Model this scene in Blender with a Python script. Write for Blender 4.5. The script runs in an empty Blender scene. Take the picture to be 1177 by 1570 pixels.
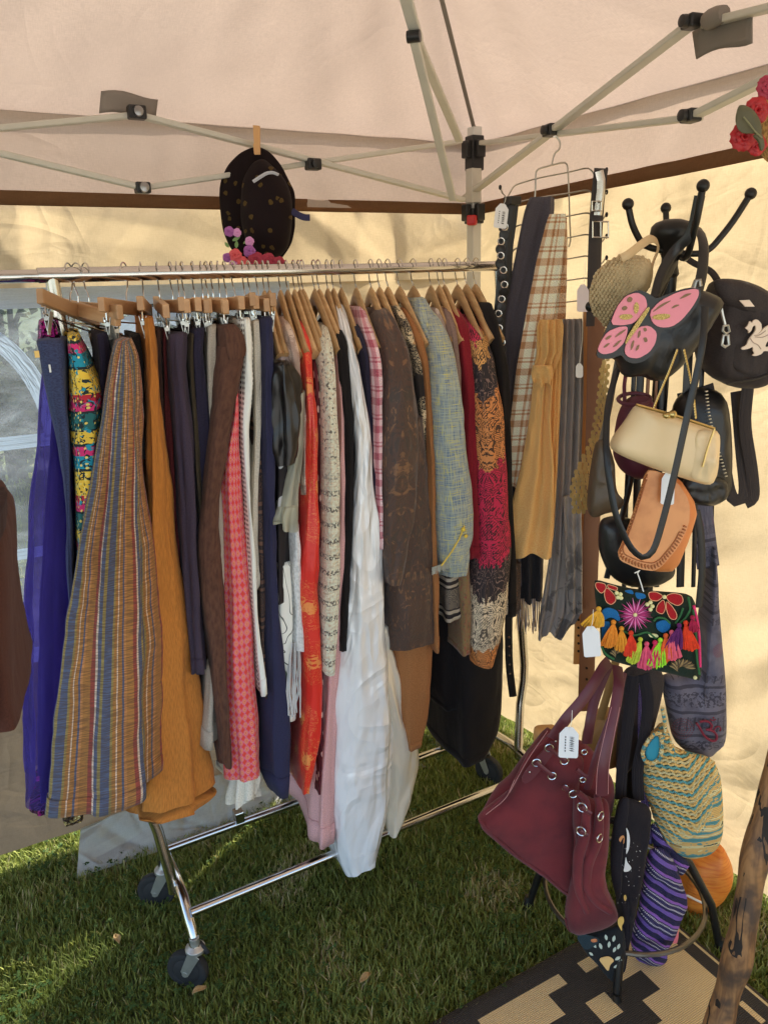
import bpy, bmesh, math, random
import numpy as np
from mathutils import Vector, Matrix, noise as mn
R = math.radians
random.seed(7); rng = np.random.default_rng(11)
scene = bpy.context.scene
COL = scene.collection

# ---------------------------------------------------------------- camera
PW, PH, FPX = 1177.0, 1570.0, 1190.0
CAM_H, PITCH, ROLL, YAW = 1.65, 16.5, 1.6, 61.0
_y, _p, _r = R(YAW), R(PITCH), R(ROLL)
CF = Vector((math.cos(_y)*math.cos(_p), math.sin(_y)*math.cos(_p), -math.sin(_p)))
_R0 = Vector((math.sin(_y), -math.cos(_y), 0)); _U0 = _R0.cross(CF)
CR = _R0*math.cos(_r) - _U0*math.sin(_r); CU = CR.cross(CF)
CO = Vector((0, 0, CAM_H))
cam = bpy.data.cameras.new('camera'); camo = bpy.data.objects.new('camera', cam); COL.objects.link(camo)
M = Matrix((CR, CU, -CF)).transposed().to_4x4(); M.translation = CO
camo.matrix_world = M
cam.sensor_fit = 'VERTICAL'; cam.sensor_height = 24.0; cam.lens = 24.0*FPX/PH
cam.clip_start = 0.02; cam.clip_end = 900
scene.camera = camo

# ---------------------------------------------------------------- sky, sun, exposure
SUN_EL, SUN_AZ = 40.0, 31.0           # azimuth measured counter-clockwise from +X (behind the corner)
w = bpy.data.worlds.new('World'); scene.world = w; w.use_nodes = True
nt = w.node_tree; bg = nt.nodes['Background']
sk = nt.nodes.new('ShaderNodeTexSky'); sk.sky_type = 'NISHITA'; sk.sun_disc = False
sk.sun_elevation = R(SUN_EL); sk.sun_rotation = R(90 - SUN_AZ); sk.dust_density = 1.5; sk.ozone_density = 1.0
nt.links.new(sk.outputs[0], bg.inputs[0]); bg.inputs[1].default_value = 0.15
sl = bpy.data.lights.new('sun', 'SUN'); sl.energy = 5.0; sl.angle = R(0.5); sl.color = (1.0, 0.93, 0.82)
so = bpy.data.objects.new('sun', sl); COL.objects.link(so)
sd = Vector((math.cos(R(SUN_AZ))*math.cos(R(SUN_EL)), math.sin(R(SUN_AZ))*math.cos(R(SUN_EL)), math.sin(R(SUN_EL))))
so.rotation_euler = sd.to_track_quat('Z', 'Y').to_euler(); so.location = sd*20
scene.view_settings.view_transform = 'Standard'; scene.view_settings.look = 'None'
scene.view_settings.gamma = 1.0; scene.view_settings.use_curve_mapping = False
scene.view_settings.exposure = 1.62
cy = scene.cycles
cy.use_denoising = True; cy.max_bounces = 10; cy.diffuse_bounces = 6; cy.glossy_bounces = 4
cy.transmission_bounces = 6; cy.transparent_max_bounces = 10; cy.sample_clamp_indirect = 6.0
cy.use_adaptive_sampling = True; cy.adaptive_threshold = 0.02

# ---------------------------------------------------------------- helpers
def ray(px, py):
    return (CF*FPX + CR*(px-PW/2) - CU*(py-PH/2))
def atY(px, py, Y):
    d = ray(px, py); t = Y/d.y; return CO + d*t
def atX(px, py, X):
    d = ray(px, py); t = X/d.x; return CO + d*t
def atZ(px, py, Z):
    d = ray(px, py); t = (Z-CAM_H)/d.z; return CO + d*t
FWD = Vector((math.cos(_y), math.sin(_y), 0)); RGT = Vector((math.sin(_y), -math.cos(_y), 0))
def atD(px, py, D):                       # point at ground distance D along the viewing heading
    d = ray(px, py); t = D/d.dot(FWD); return CO + d*t
def atP(px, py, P, n):
    d = ray(px, py); t = (Vector(P)-CO).dot(n)/d.dot(n); return CO + d*t

ORG = {}
class MB:
    def __init__(s): s.v = []; s.f = []; s.uv = []; s.mi = []; s.cur = 0
    def face(s, idx, uv=None):
        s.f.append(tuple(idx)); s.uv.append(uv or [(0, 0)]*len(idx)); s.mi.append(s.cur)
    def add(s, vs): b = len(s.v); s.v += [tuple(x) for x in vs]; return b
    def quad(s, a, b, c, d, uv=None):
        k = s.add([a, b, c, d]); s.face((k, k+1, k+2, k+3), uv or [(0, 0), (1, 0), (1, 1), (0, 1)]); return s
    def box(s, c, size, rot=None, taper=1.0):
        c = Vector(c); hx, hy, hz = [q/2 for q in size]
        pts = []
        for z in (-1, 1):
            t = taper if z > 0 else 1
            for x, y in ((-1, -1), (1, -1), (1, 1), (-1, 1)): 
                p = Vector((x*hx*t, y*hy*t, z*hz)); pts.append(c + (rot @ p if rot else p))
        k = s.add(pts)
        for q, (a, b) in zip(((0, 3, 2, 1), (4, 5, 6, 7), (0, 1, 5, 4), (1, 2, 6, 5), (2, 3, 7, 6), (3, 0, 4, 7)),
                             ((0, 1), (0, 1), (0, 2), (1, 2), (0, 2), (1, 2))):
            sa, sb = size[a], size[b]
            s.face([k+i for i in q], [(0, 0), (sa, 0), (sa, sb), (0, sb)])
        return s
    def bar(s, a, b, wd, ht, up=(0, 0, 1), c=0.0):   # rectangular bar from a to b
        a, b = Vector(a), Vector(b); d = (b-a); L = d.length; d = d/L
        x = d.cross(Vector(up)); x = x.normalized() if x.length > 1e-5 else Vector((1, 0, 0)); z = x.cross(d)
        m = Matrix((x, d, z)).transposed()
        return s.box((a+b)/2, (wd, L, ht), m)
    def tube(s, pts, r, n=8, closed=False, cap=True, flat=1.0, up=None):
        P = [Vector(p) for p in pts]; m = len(P)
        rr = r if hasattr(r, '__len__') else [r]*m
        prev = None; rings = []; L = 0
        for i in range(m):
            if closed: t = P[(i+1) % m]-P[i-1]
            else: t = P[min(i+1, m-1)]-P[max(i-1, 0)]
            t = t.normalized() if t.length > 1e-9 else Vector((0, 0, 1))
            if prev is None:
                a = Vector(up) if up else (Vector((0, 0, 1)) if abs(t.z) < .9 else Vector((1, 0, 0)))
                x = t.cross(a).normalized()
            else:
                x = prev - t*prev.dot(t); x = x.normalized() if x.length > 1e-6 else t.orthogonal().normalized()
            prev = x; yv = t.cross(x)
            if i: L += (P[i]-P[i-1]).length
            rings.append((s.add([P[i] + (x*math.cos(2*math.pi*k/n) + yv*flat*math.sin(2*math.pi*k/n))*rr[i] for k in range(n)]), L))
        for i in range(m if closed else m-1):
            (a, la), (b, lb) = rings[i], rings[(i+1) % m]
            for k in range(n):
                k2 = (k+1) % n
                s.face((a+k, a+k2, b+k2, b+k), [(k/n, la), ((k+1)/n, la), ((k+1)/n, lb), (k/n, lb)])
        if cap and not closed:
            s.face([rings[0][0]+k for k in range(n)][::-1]); s.face([rings[-1][0]+k for k in range(n)])
        return s
    def lathe(s, prof, c, axis=(0, 0, 1), n=24, x=None):
        ax = Vector(axis).normalized(); xx = Vector(x).normalized() if x else ax.orthogonal().normalized(); yy = ax.cross(xx); c = Vector(c)
        rings = [s.add([c + ax*h + (xx*math.cos(2*math.pi*k/n)+yy*math.sin(2*math.pi*k/n))*r for k in range(n)]) for r, h in prof]
        for i in range(len(prof)-1):
            a, b = rings[i], rings[i+1]
            for k in range(n):
                k2 = (k+1) % n; s.face((a+k, a+k2, b+k2, b+k), [(k/n, prof[i][1]), ((k+1)/n, prof[i][1]), ((k+1)/n, prof[i+1][1]), (k/n, prof[i+1][1])])
        if prof[0][0] > 1e-4: s.face([rings[0]+k for k in range(n)][::-1])
        if prof[-1][0] > 1e-4: s.face([rings[-1]+k for k in range(n)])
        return s
    def ball(s, c, r, n=12, sc=(1, 1, 1), m=None):
        m = m or n//2+1; c = Vector(c); b = []
        for i in range(m+1):
            ph = math.pi*i/m; b.append(s.add([c + Vector((r*sc[0]*math.sin(ph)*math.cos(2*math.pi*k/n), r*sc[1]*math.sin(ph)*math.sin(2*math.pi*k/n), r*sc[2]*math.cos(ph))) for k in range(n)]))
        for i in range(m):
            for k in range(n):
                k2 = (k+1) % n; s.face((b[i]+k, b[i+1]+k, b[i+1]+k2, b[i]+k2))
        return s
    def grid(s, G, UV=None, closed_u=False):       # G: array rows x cols x 3
        m, n = G.shape[:2]; k = s.add(G.reshape(-1, 3).tolist())
        for i in range(m-1):
            for j in range(n if closed_u else n-1):
                j2 = (j+1) % n
                if UV is None: uv = [(j/n, i/m), ((j+1)/n, i/m), ((j+1)/n, (i+1)/m), (j/n, (i+1)/m)]
                else:
                    jj = j+1
                    uv = [tuple(UV[i, j]), tuple(UV[i, jj]), tuple(UV[i+1, jj]), tuple(UV[i+1, j])]
                s.face((k+i*n+j, k+i*n+j2, k+(i+1)*n+j2, k+(i+1)*n+j), uv)
        return s
    def prism(s, outline, O, ex, ey, ez, th, uvs=1.0):   # outline 2D -> extruded plate; O origin; ez extrude direction (front at +ez*th)
        O, ex, ey, ez = Vector(O), Vector(ex), Vector(ey), Vector(ez); n = len(outline)
        bk = s.add([O+ex*a+ey*b for a, b in outline]); fr = s.add([O+ex*a+ey*b+ez*th for a, b in outline])
        uv = [(a*uvs, b*uvs) for a, b in outline]
        s.face(range(fr, fr+n), uv); s.face(list(range(bk, bk+n))[::-1], uv[::-1])
        for i in range(n):
            j = (i+1) % n; s.face((bk+i, bk+j, fr+j, fr+i))
        return s
    def build(s, name, mat, parent=None, smooth=True, sharp=40, sub=0, bevel=0.0, solid=0.0):
        V = np.array(s.v, dtype=float)
        root = parent
        while root is not None and root.parent is not None: root = root.parent
        if root is not None: off = ORG[root.name]
        else: off = Vector(((V[:, 0].min()+V[:, 0].max())/2, (V[:, 1].min()+V[:, 1].max())/2, V[:, 2].min()))
        V = V - np.array(off)
        me = bpy.data.meshes.new(name); me.from_pydata(V.tolist(), [], s.f)
        uvl = me.uv_layers.new(name='UVMap'); flat = np.array([c for q in s.uv for p in q for c in p], dtype=np.float32)
        uvl.data.foreach_set('uv', flat)
        for mm in (mat if isinstance(mat, (list, tuple)) else [mat]): me.materials.append(mm)
        if any(s.mi): me.polygons.foreach_set('material_index', s.mi)
        bm = bmesh.new(); bm.from_mesh(me); bmesh.ops.recalc_face_normals(bm, faces=bm.faces); bm.to_mesh(me); bm.free()
        if smooth:
            me.polygons.foreach_set('use_smooth', [True]*len(me.polygons)); me.set_sharp_from_angle(angle=R(sharp))
        o = bpy.data.objects.new(name, me); COL.objects.link(o)
        if parent is not None: o.parent = parent
        else: o.location = off; ORG[o.name] = off
        if solid:
            m = o.modifiers.new('solid', 'SOLIDIFY'); m.thickness = solid; m.offset = 0
        if bevel:
            m = o.modifiers.new('bevel', 'BEVEL'); m.width = bevel; m.segments = 2; m.limit_method = 'ANGLE'
        if sub:
            m = o.modifiers.new('sub', 'SUBSURF'); m.levels = m.render_levels = sub
        return o
def tag(o, label=None, cat=None, group=None, kind=None):
    if label: o['label'] = label
    if cat: o['category'] = cat
    if group: o['group'] = group
    if kind: o['kind'] = kind
    return o
def thing(name, label, cat, loc, group=None):
    o = bpy.data.objects.new(name, None); o.empty_display_size = .05; COL.objects.link(o); o.location = loc; ORG[o.name] = Vector(loc)
    return tag(o, label, cat, group)
def copy_tree(o, loc, rz=0, parent=None):
    c = o.copy(); COL.objects.link(c)
    if parent is None: c.location = loc; c.rotation_euler[2] = rz; ORG[c.name] = Vector(loc)
    else: c.parent = parent
    for ch in list(o.children): copy_tree(ch, None, 0, c)
    return c

# ---------------------------------------------------------------- node expressions
class S:
    def __init__(s, T, sock): s.T = T; s.k = sock
    def _m(s, op, *o, c=False):
        n = s.T.n.new('ShaderNodeMath'); n.operation = op; n.use_clamp = c
        for i, a in enumerate((s,)+o):
            if isinstance(a, S): s.T.l.new(a.k, n.inputs[i])
            else: n.inputs[i].default_value = a
        return S(s.T, n.outputs[0])
    def __add__(s, o): return s._m('ADD', o)
    __radd__ = __add__
    def __sub__(s, o): return s._m('SUBTRACT', o)
    def __rsub__(s, o): return (s*-1.0)+o
    def __mul__(s, o): return s._m('MULTIPLY', o)
    __rmul__ = __mul__
    def __truediv__(s, o): return s._m('DIVIDE', o)
    def __lt__(s, o): return s._m('LESS_THAN', o)
    def __gt__(s, o): return s._m('GREATER_THAN', o)
    def fract(s): return s._m('FRACT')
    def floor(s): return s._m('FLOOR')
    def abs(s): return s._m('ABSOLUTE')
    def sin(s): return s._m('SINE')
    def mx(s, o): return s._m('MAXIMUM', o)
    def mn(s, o): return s._m('MINIMUM', o)
    def mod(s, o): return s._m('FLOORED_MODULO', o)
    def tri(s, p=1.0): return s._m('PINGPONG', p)
    def pw(s, o): return s._m('POWER', o)
    def sat(s): return s._m('ADD', 0.0, c=True)
    def step(s, a, b):          # smoothstep-like ramp
        n = s.T.n.new('ShaderNodeMapRange'); n.inputs[1].default_value = a; n.inputs[2].default_value = b
        n.interpolation_type = 'SMOOTHSTEP'; s.T.l.new(s.k, n.inputs[0]); return S(s.T, n.outputs[0])
class T:
    def __init__(s, name):
        s.mat = bpy.data.materials.new(name); s.mat.use_nodes = True; t = s.mat.node_tree
        s.n, s.l = t.nodes, t.links; s.out = s.n['Material Output']; s.b = s.n['Principled BSDF']; s._uv = None
    def uv(s):
        if s._uv is None:
            a = s.n.new('ShaderNodeUVMap'); a.uv_map = 'UVMap'; b = s.n.new('ShaderNodeSeparateXYZ'); s.l.new(a.outputs[0], b.inputs[0])
            s._uv = (S(s, b.outputs[0]), S(s, b.outputs[1]))
        return s._uv
    def pos(s):
        g = s.n.new('ShaderNodeTexCoord'); return g.outputs['Object']
    def vec(s, x=0., y=0., z=0.):
        c = s.n.new('ShaderNodeCombineXYZ')
        for i, a in enumerate((x, y, z)):
            if isinstance(a, S): s.l.new(a.k, c.inputs[i])
            else: c.inputs[i].default_value = a
        return c.outputs[0]
    def noise(s, sc=5., det=4., v=None, dist=0., rough=.55):
        n = s.n.new('ShaderNodeTexNoise'); n.inputs['Scale'].default_value = sc; n.inputs['Detail'].default_value = det
        n.inputs['Distortion'].default_value = dist; n.inputs['Roughness'].default_value = rough
        s.l.new(v if v is not None else s.pos(), n.inputs[0]); return S(s, n.outputs[0])
    def nuv(s, su, sv, det=3., z=0., dist=0., wob=0.):    # noise stretched in uv
        u, v = s.uv(); return s.noise(1., det, s.vec(u*su, v*sv, z), dist)
    def voro(s, su, sv, feat='F1', rand=1., z=0., metric='EUCLIDEAN'):
        u, v = s.uv(); n = s.n.new('ShaderNodeTexVoronoi'); n.voronoi_dimensions = '2D'; n.feature = feat; n.distance = metric
        n.inputs['Randomness'].default_value = rand; n.inputs['Scale'].default_value = 1.
        s.l.new(s.vec(u*su, v*sv), n.inputs[0])
        c = s.n.new('ShaderNodeSeparateColor')
        if 'Color' in n.outputs: s.l.new(n.outputs['Color'], c.inputs[0])
        return S(s, n.outputs['Distance']), S(s, c.outputs[0]), S(s, c.outputs[1])
    def mix(s, a, b, f, mode='MIX'):
        n = s.n.new('ShaderNodeMix'); n.data_type = 'RGBA'; n.blend_type = mode; n.clamp_factor = True
        for k, q in ((6, a), (7, b)):
            if isinstance(q, S): s.l.new(q.k, n.inputs[k])
            else: n.inputs[k].default_value = tuple(q)+(1,)
        if isinstance(f, S): s.l.new(f.k, n.inputs[0])
        else: n.inputs[0].default_value = f
        return S(s, n.outputs[2])
    def ramp(s, f, stops, interp='CONSTANT'):
        n = s.n.new('ShaderNodeValToRGB'); n.color_ramp.interpolation = interp; e = n.color_ramp.elements
        while len(e) < len(stops): e.new(1.0)
        for i, (p, c) in enumerate(stops): e[i].position = p; e[i].color = tuple(c)+(1,)
        s.l.new(f.k, n.inputs[0]); return S(s, n.outputs[0])
    def vary(s, c, amt=.15, sc=6.):           # slight tonal unevenness
        n = s.noise(sc, 5); return s.mix(c, (0, 0, 0), (n-.35).sat()*amt*2)
    def set(s, key, val):
        i = s.b.inputs[key]
        if isinstance(val, S): s.l.new(val.k, i)
        elif isinstance(val, (tuple, list)): i.default_value = tuple(val)+(1,)*(4-len(val))
        else: i.default_value = val
    def bump(s, h, st=.3, d=.002):
        n = s.n.new('ShaderNodeBump'); n.inputs['Strength'].default_value = st; n.inputs['Distance'].default_value = d
        s.l.new(h.k, n.inputs['Height']); s.l.new(n.outputs[0], s.b.inputs['Normal']); return n
    def done(s, col, rough=.85, bump=None, bs=.3, bd=.002, metal=0., sheen=0., spec=None, **kw):
        s.set('Base Color', col); s.set('Roughness', rough); s.set('Metallic', metal)
        if sheen: s.set('Sheen Weight', sheen)
        if spec is not None: s.set('Specular IOR Level', spec)
        for k, v in kw.items(): s.set(k.replace('_', ' '), v)
        if bump is not None: s.bump(bump, bs, bd)
        return s.mat
MC = {}
def plain(name, c, rough=.5, metal=0., var=.12, sc=8., spec=None, bump=.0, bsc=60.):
    if name in MC: return MC[name]
    t = T(name); col = t.vary(c, var, sc)
    MC[name] = t.done(col, rough, t.noise(bsc, 4) if bump else None, bump, .002, metal, spec=spec); return MC[name]
def weave(t, f=900.):
    u, v = t.uv(); return (u*f*3.14).sin()*(v*f*3.14).sin()
def cloth(name, c, c2=None, sc=(60., 60.), rough=.9, sheen=.05, wr=.55):
    """plain cloth with a little thread-level mottling and soft creases"""
    if name in MC: return MC[name]
    t = T(name); c2 = c2 or [q*.72 for q in c]
    col = t.mix(c, c2, t.nuv(sc[0]*6, sc[1]*6, 4).step(.35, .7)); col = t.mix(col, [q*.6 for q in c], t.nuv(5, 3, 3, 2.).step(.5, .8)*.5)
    b = t.nuv(18, 5, 4, 1.)*1.0 + t.nuv(700, 700, 1)*.08
    MC[name] = t.done(col, rough, b, wr, .011, sheen=sheen, spec=.25); return MC[name]
# ================================================================ SETTING: lawn, road, sky stays the world
TX, TY, CN = 1.60, 2.20, (1.60, 2.20)      # tent corner; tent 3 m square
def lawn_mat():
    t = T('lawn_soil'); n = t.noise(3., 6); n2 = t.noise(40., 4)
    c = t.mix((.06, .085, .022), (.11, .125, .04), n.step(.35, .65)); c = t.mix(c, (.17, .13, .07), n2.step(.5, .75)*.7)
    return t.done(c, .95, t.noise(90, 4), .6, .02)
g = np.linspace(-1, 1, 60); q = np.sign(g)*np.abs(g)**3*350
GX, GY = np.meshgrid(q+1, q+2); GZ = np.zeros_like(GX); far = np.hypot(GX-1, GY-2)
GZ = np.where(far > 15, -.004*(far-15)*0, GZ)
mb = MB(); mb.grid(np.stack([GX, GY, GZ], -1)); lawn = mb.build('lawn', lawn_mat()); tag(lawn, kind='structure'); lawn['label'] = 'shaded green lawn under and around the tent'

def grass_mesh(n, xs, ys, hmin, hmax, wd, seed, mask=None):
    r = np.random.default_rng(seed)
    x = r.uniform(*xs, n); y = r.uniform(*ys, n)
    if mask is not None: k = mask(x, y, r); x, y = x[k], y[k]; n = len(x)
    patch = np.array([mn.noise(Vector((a*2.3, b*2.3, 3.1))) for a, b in zip(x, y)])
    h = r.uniform(hmin, hmax, n)*(1+.45*patch); a = r.uniform(0, 2*math.pi, n); ln = r.uniform(.1, .85, n)*h
    dx, dy = np.cos(a), np.sin(a); b = a + math.pi/2 + r.normal(0, .4, n); wx, wy = np.cos(b)*wd*r.uniform(.6, 1.4, n), np.sin(b)*wd*r.uniform(.6, 1.4, n)
    def P(f, l, s): return np.stack([x+dx*ln*l+wx*s, y+dy*ln*l+wy*s, h*f], -1)
    V = np.stack([P(0, 0, -1), P(0, 0, 1), P(.55, .3, .85), P(.55, .3, -.85), P(1, 1, 0)], 1).reshape(-1, 3)
    i = np.arange(n)*5; Q = np.stack([i, i+1, i+2, i+3], -1); Tt = np.stack([i+3, i+2, i+4], -1)
    me = bpy.data.meshes.new('grass')
    nl = n*7; me.vertices.add(n*5); me.vertices.foreach_set('co', V.ravel())
    me.loops.add(nl); me.polygons.add(n*2)
    L = np.concatenate([Q, Tt], 1).ravel(); me.loops.foreach_set('vertex_index', L.astype(np.int32))
    st = np.stack([np.arange(n)*7, np.arange(n)*7+4], -1).ravel(); me.polygons.foreach_set('loop_start', st.astype(np.int32))
    me.update(calc_edges=True); me.validate()
    at = me.attributes.new('hue', 'FLOAT', 'POINT'); dry = np.array([mn.noise(Vector((p*4.1, q2*4.1, 9.))) for p, q2 in zip(x, y)])
    hv = np.clip(r.uniform(0, 1, n)*.55 + np.clip(dry*2-.3, 0, .6)*r.uniform(0, 1, n) + .12*patch + .3*(r.uniform(0, 1, n) > .88), 0, 1)
    at.data.foreach_set('value', np.repeat(hv, 5).astype(np.float32))
    return me
def grass_mat():
    t = T('grass_blade'); a = t.n.new('ShaderNodeAttribute'); a.attribute_name = 'hue'; h = S(t, a.outputs['Fac'])
    c = t.ramp(h, [(0, (.13, .165, .034)), (.3, (.24, .285, .06)), (.55, (.35, .38, .10)), (.72, (.50, .42, .19)), (1, (.68, .55, .34))], 'LINEAR')
    t.set('Base Color', c); t.set('Roughness', .6); t.set('Specular IOR Level', .3)
    tr = t.n.new('ShaderNodeBsdfTranslucent'); t.l.new(c.k, tr.inputs[0]); mx = t.n.new('ShaderNodeMixShader'); mx.inputs[0].default_value = .3
    t.l.new(t.b.outputs[0], mx.inputs[1]); t.l.new(tr.outputs[0], mx.inputs[2]); t.l.new(mx.outputs[0], t.out.inputs[0]); return t.mat
GM = grass_mat()
def put_grass(me, label):
    me.materials.append(GM); o = bpy.data.objects.new('grass', me); COL.objects.link(o); tag(o, label, 'grass', kind='stuff')
inside = lambda x, y, r: ~((x < 1.41) & (y < 1.14) & (x > .5)) & ((y > .95) | (x > 1.38))
put_grass(grass_mesh(190000, (-.35, 2.0), (.5, 2.45), .012, .038, .0018, 1, inside), 'short shaded turf grass around the clothes rack')
r = np.random.default_rng(21); cm = []; nC_ = 2600; cxy = np.stack([r.uniform(-.3, 1.9, nC_), r.uniform(1.0, 2.3, nC_)], -1)
cxy = cxy[np.array([mn.noise(Vector((a*3.3, b*3.3, 40.))) > -.05 for a, b in cxy]) & inside(cxy[:, 0], cxy[:, 1], r)]
mb = MB()
for a, b in cxy:
    z = r.uniform(.018, .04); s_ = r.uniform(.004, .0075); a0 = r.uniform(0, 6.28)
    for k in range(3):
        q = a0+k*2.094; ca, sa = math.cos(q), math.sin(q); dz = r.uniform(-.002, .003)
        mb.quad((a, b, z), (a+ca*s_-sa*s_*.7, b+sa*s_+ca*s_*.7, z+dz), (a+ca*s_*1.7, b+sa*s_*1.7, z+dz*.5), (a+ca*s_+sa*s_*.7, b+sa*s_-ca*s_*.7, z-dz))
tag(mb.build('clover', plain('clover_leaf', (.05, .09, .022), .8, var=.3, sc=30, spec=.15)), 'small clover leaves scattered through the turf', 'clover', kind='stuff')
put_grass(grass_mesh(30000, (-1.5, 6), (2.3, 9), .03, .07, .004, 2), 'sunlit lawn grass outside the tent')
# asphalt drive beyond the window
t = T('asphalt'); n = t.noise(60, 5); c = t.mix((.045, .045, .05), (.075, .075, .08), n.step(.3, .7)); asph = t.done(c, .9, n, .4, .004)
mb = MB(); mb.box((-1, 4.0, .0), (60, 1.7, .03)); rd = mb.build('drive', asph); tag(rd, 'grey asphalt drive crossing the lawn beyond the tent', kind='structure')

t = T('pale_bounce'); n = t.noise(8, 5); BOUNCE = t.done(t.mix((.46, .43, .38), (.36, .34, .30), n.step(.3, .7)), .9, t.noise(60, 4), .3, .004)
mb = MB(); mb.box((-14, -18, .0), (70, 33, .03)); pv = mb.build('bounce_ground', BOUNCE); tag(pv, 'pale light-bouncing ground added out of view behind the viewer', kind='structure')  # unseen pale ground, added to bounce soft front light under the canopy

# trees beyond the tent, seen through the clear window
def leaf_mat(name, c1, c2):
    t = T(name); a = t.n.new('ShaderNodeAttribute'); a.attribute_name = 'hue'; h = S(t, a.outputs['Fac']); c = t.mix(c1, c2, h)
    t.set('Base Color', c); t.set('Roughness', .55)
    tr = t.n.new('ShaderNodeBsdfTranslucent'); t.l.new(c.k, tr.inputs[0]); mx = t.n.new('ShaderNodeMixShader'); mx.inputs[0].default_value = .35
    t.l.new(t.b.outputs[0], mx.inputs[1]); t.l.new(tr.outputs[0], mx.inputs[2]); t.l.new(mx.outputs[0], t.out.inputs[0]); return t.mat
LM = leaf_mat('leaves', (.05, .085, .02), (.22, .19, .07))
BARK = plain('bark', (.13, .10, .07), .9, bump=.6, bsc=25)
def tree(x, y, h, cr, label, seed):
    r = np.random.default_rng(seed); t = thing('tree', label, 'tree', (x, y, 0), 'trees beyond the tent window')
    mb = MB(); top = Vector((x+.2, y, h*.7)); mb.tube([(x, y, 0), (x+.05, y, h*.25), (x+.1, y+.05, h*.45), top], [.2, .16, .13, .05], 9)
    tips = []
    for k in range(9):
        a = r.uniform(0, 6.28); z0 = h*r.uniform(.28, .62); e = Vector((x+math.cos(a)*cr*r.uniform(.5, .9), y+math.sin(a)*cr*r.uniform(.5, .9), z0+h*r.uniform(.08, .3)))
        s0 = Vector((x+.08, y, z0)); mb.tube([s0, s0.lerp(e, .5)+Vector((0, 0, .15)), e], [.07, .045, .02], 6); tips.append(e)
    mb.build('trunk', BARK, t)
    C = np.array([tuple(e) for e in tips]+[(x+r.normal(0, cr*.4), y+r.normal(0, cr*.4), h*r.uniform(.4, .95)) for _ in range(26)])
    n = 5200; ci = r.integers(0, len(C), n); P = C[ci]+r.normal(0, cr*.17, (n, 3))*np.array([1, 1, .8])
    P[:, 2] = np.maximum(P[:, 2], .8)
    d1 = r.normal(0, 1, (n, 3)); d1 /= np.linalg.norm(d1, axis=1)[:, None]; d2 = np.cross(d1, r.normal(0, 1, (n, 3))); d2 /= np.linalg.norm(d2, axis=1)[:, None]
    s = r.uniform(.06, .13, n)[:, None]
    V = np.stack([P-d1*s, P+d2*s*.5, P+d1*s, P-d2*s*.5], 1).reshape(-1, 3)-np.array([x, y, 0])
    me = bpy.data.meshes.new('crown'); me.from_pydata(V.tolist(), [], (np.arange(n*4).reshape(-1, 4)).tolist()); me.materials.append(LM)
    at = me.attributes.new('hue', 'FLOAT', 'POINT'); at.data.foreach_set('value', np.repeat(r.uniform(0, 1, n), 4).astype(np.float32))
    o = bpy.data.objects.new('crown', me); COL.objects.link(o); o.parent = t
tree(-.9, 20.0, 6.5, 2.6, 'broad leafy tree behind the left edge of the clear window', 3)
tree(2.6, 22.5, 7.0, 2.8, 'tall leafy tree beyond the arched window, right of the first', 4)
tree(6.2, 20.5, 6.0, 2.4, 'leafy tree seen through the window behind the wooden hangers', 5)
tree(10.0, 24.0, 7.5, 3.0, 'far leafy tree behind the middle of the clothes rack', 6)

def bush(x, y, h, cr, label, seed):
    r = np.random.default_rng(seed); t = thing('hedge_bush', label, 'bush', (x, y, 0), 'hedge bushes beyond the drive'); mb = MB()
    for k in range(7):
        a = r.uniform(0, 6.28); e = Vector((x+math.cos(a)*cr*.5, y+math.sin(a)*cr*.5, h*r.uniform(.5, .85))); mb.tube([(x+math.cos(a)*.1, y+math.sin(a)*.1, 0), Vector((x, y, h*.3)).lerp(e, .4), e], [.035, .025, .01], 6)
    mb.build('stem', BARK, t); n = 7000; C = np.stack([x+r.normal(0, cr*.42, 40), y+r.normal(0, cr*.4, 40), r.uniform(.15, .95, 40)*h], -1); P = C[r.integers(0, 40, n)]+r.normal(0, cr*.17, (n, 3)); P[:, 2] = np.abs(P[:, 2])
    d1 = r.normal(0, 1, (n, 3)); d1 /= np.linalg.norm(d1, axis=1)[:, None]; d2 = np.cross(d1, r.normal(0, 1, (n, 3))); d2 /= np.linalg.norm(d2, axis=1)[:, None]; s = r.uniform(.03, .075, n)[:, None]
    V = np.stack([P-d1*s, P+d2*s*.5, P+d1*s, P-d2*s*.5], 1).reshape(-1, 3)-np.array([x, y, 0]); me = bpy.data.meshes.new('crown'); me.from_pydata(V.tolist(), [], (np.arange(n*4).reshape(-1, 4)).tolist()); me.materials.append(LM)
    at = me.attributes.new('hue', 'FLOAT', 'POINT'); at.data.foreach_set('value', np.repeat(r.uniform(0, 1, n), 4).astype(np.float32)); o = bpy.data.objects.new('crown', me); COL.objects.link(o); o.parent = t
for k, (x, lab) in enumerate(((-1.2, 'leafy hedge bush at the far left of the clear window'), (.4, 'tall hedge bush behind the violet dress'), (2.1, 'hedge bush seen through the window between hangers'), (3.9, 'hedge bush beyond the right end of the window'))): bush(x, 7.4+.3*(k % 2), 3.0+.3*(k % 3), 1.15, lab, 50+k)

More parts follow.
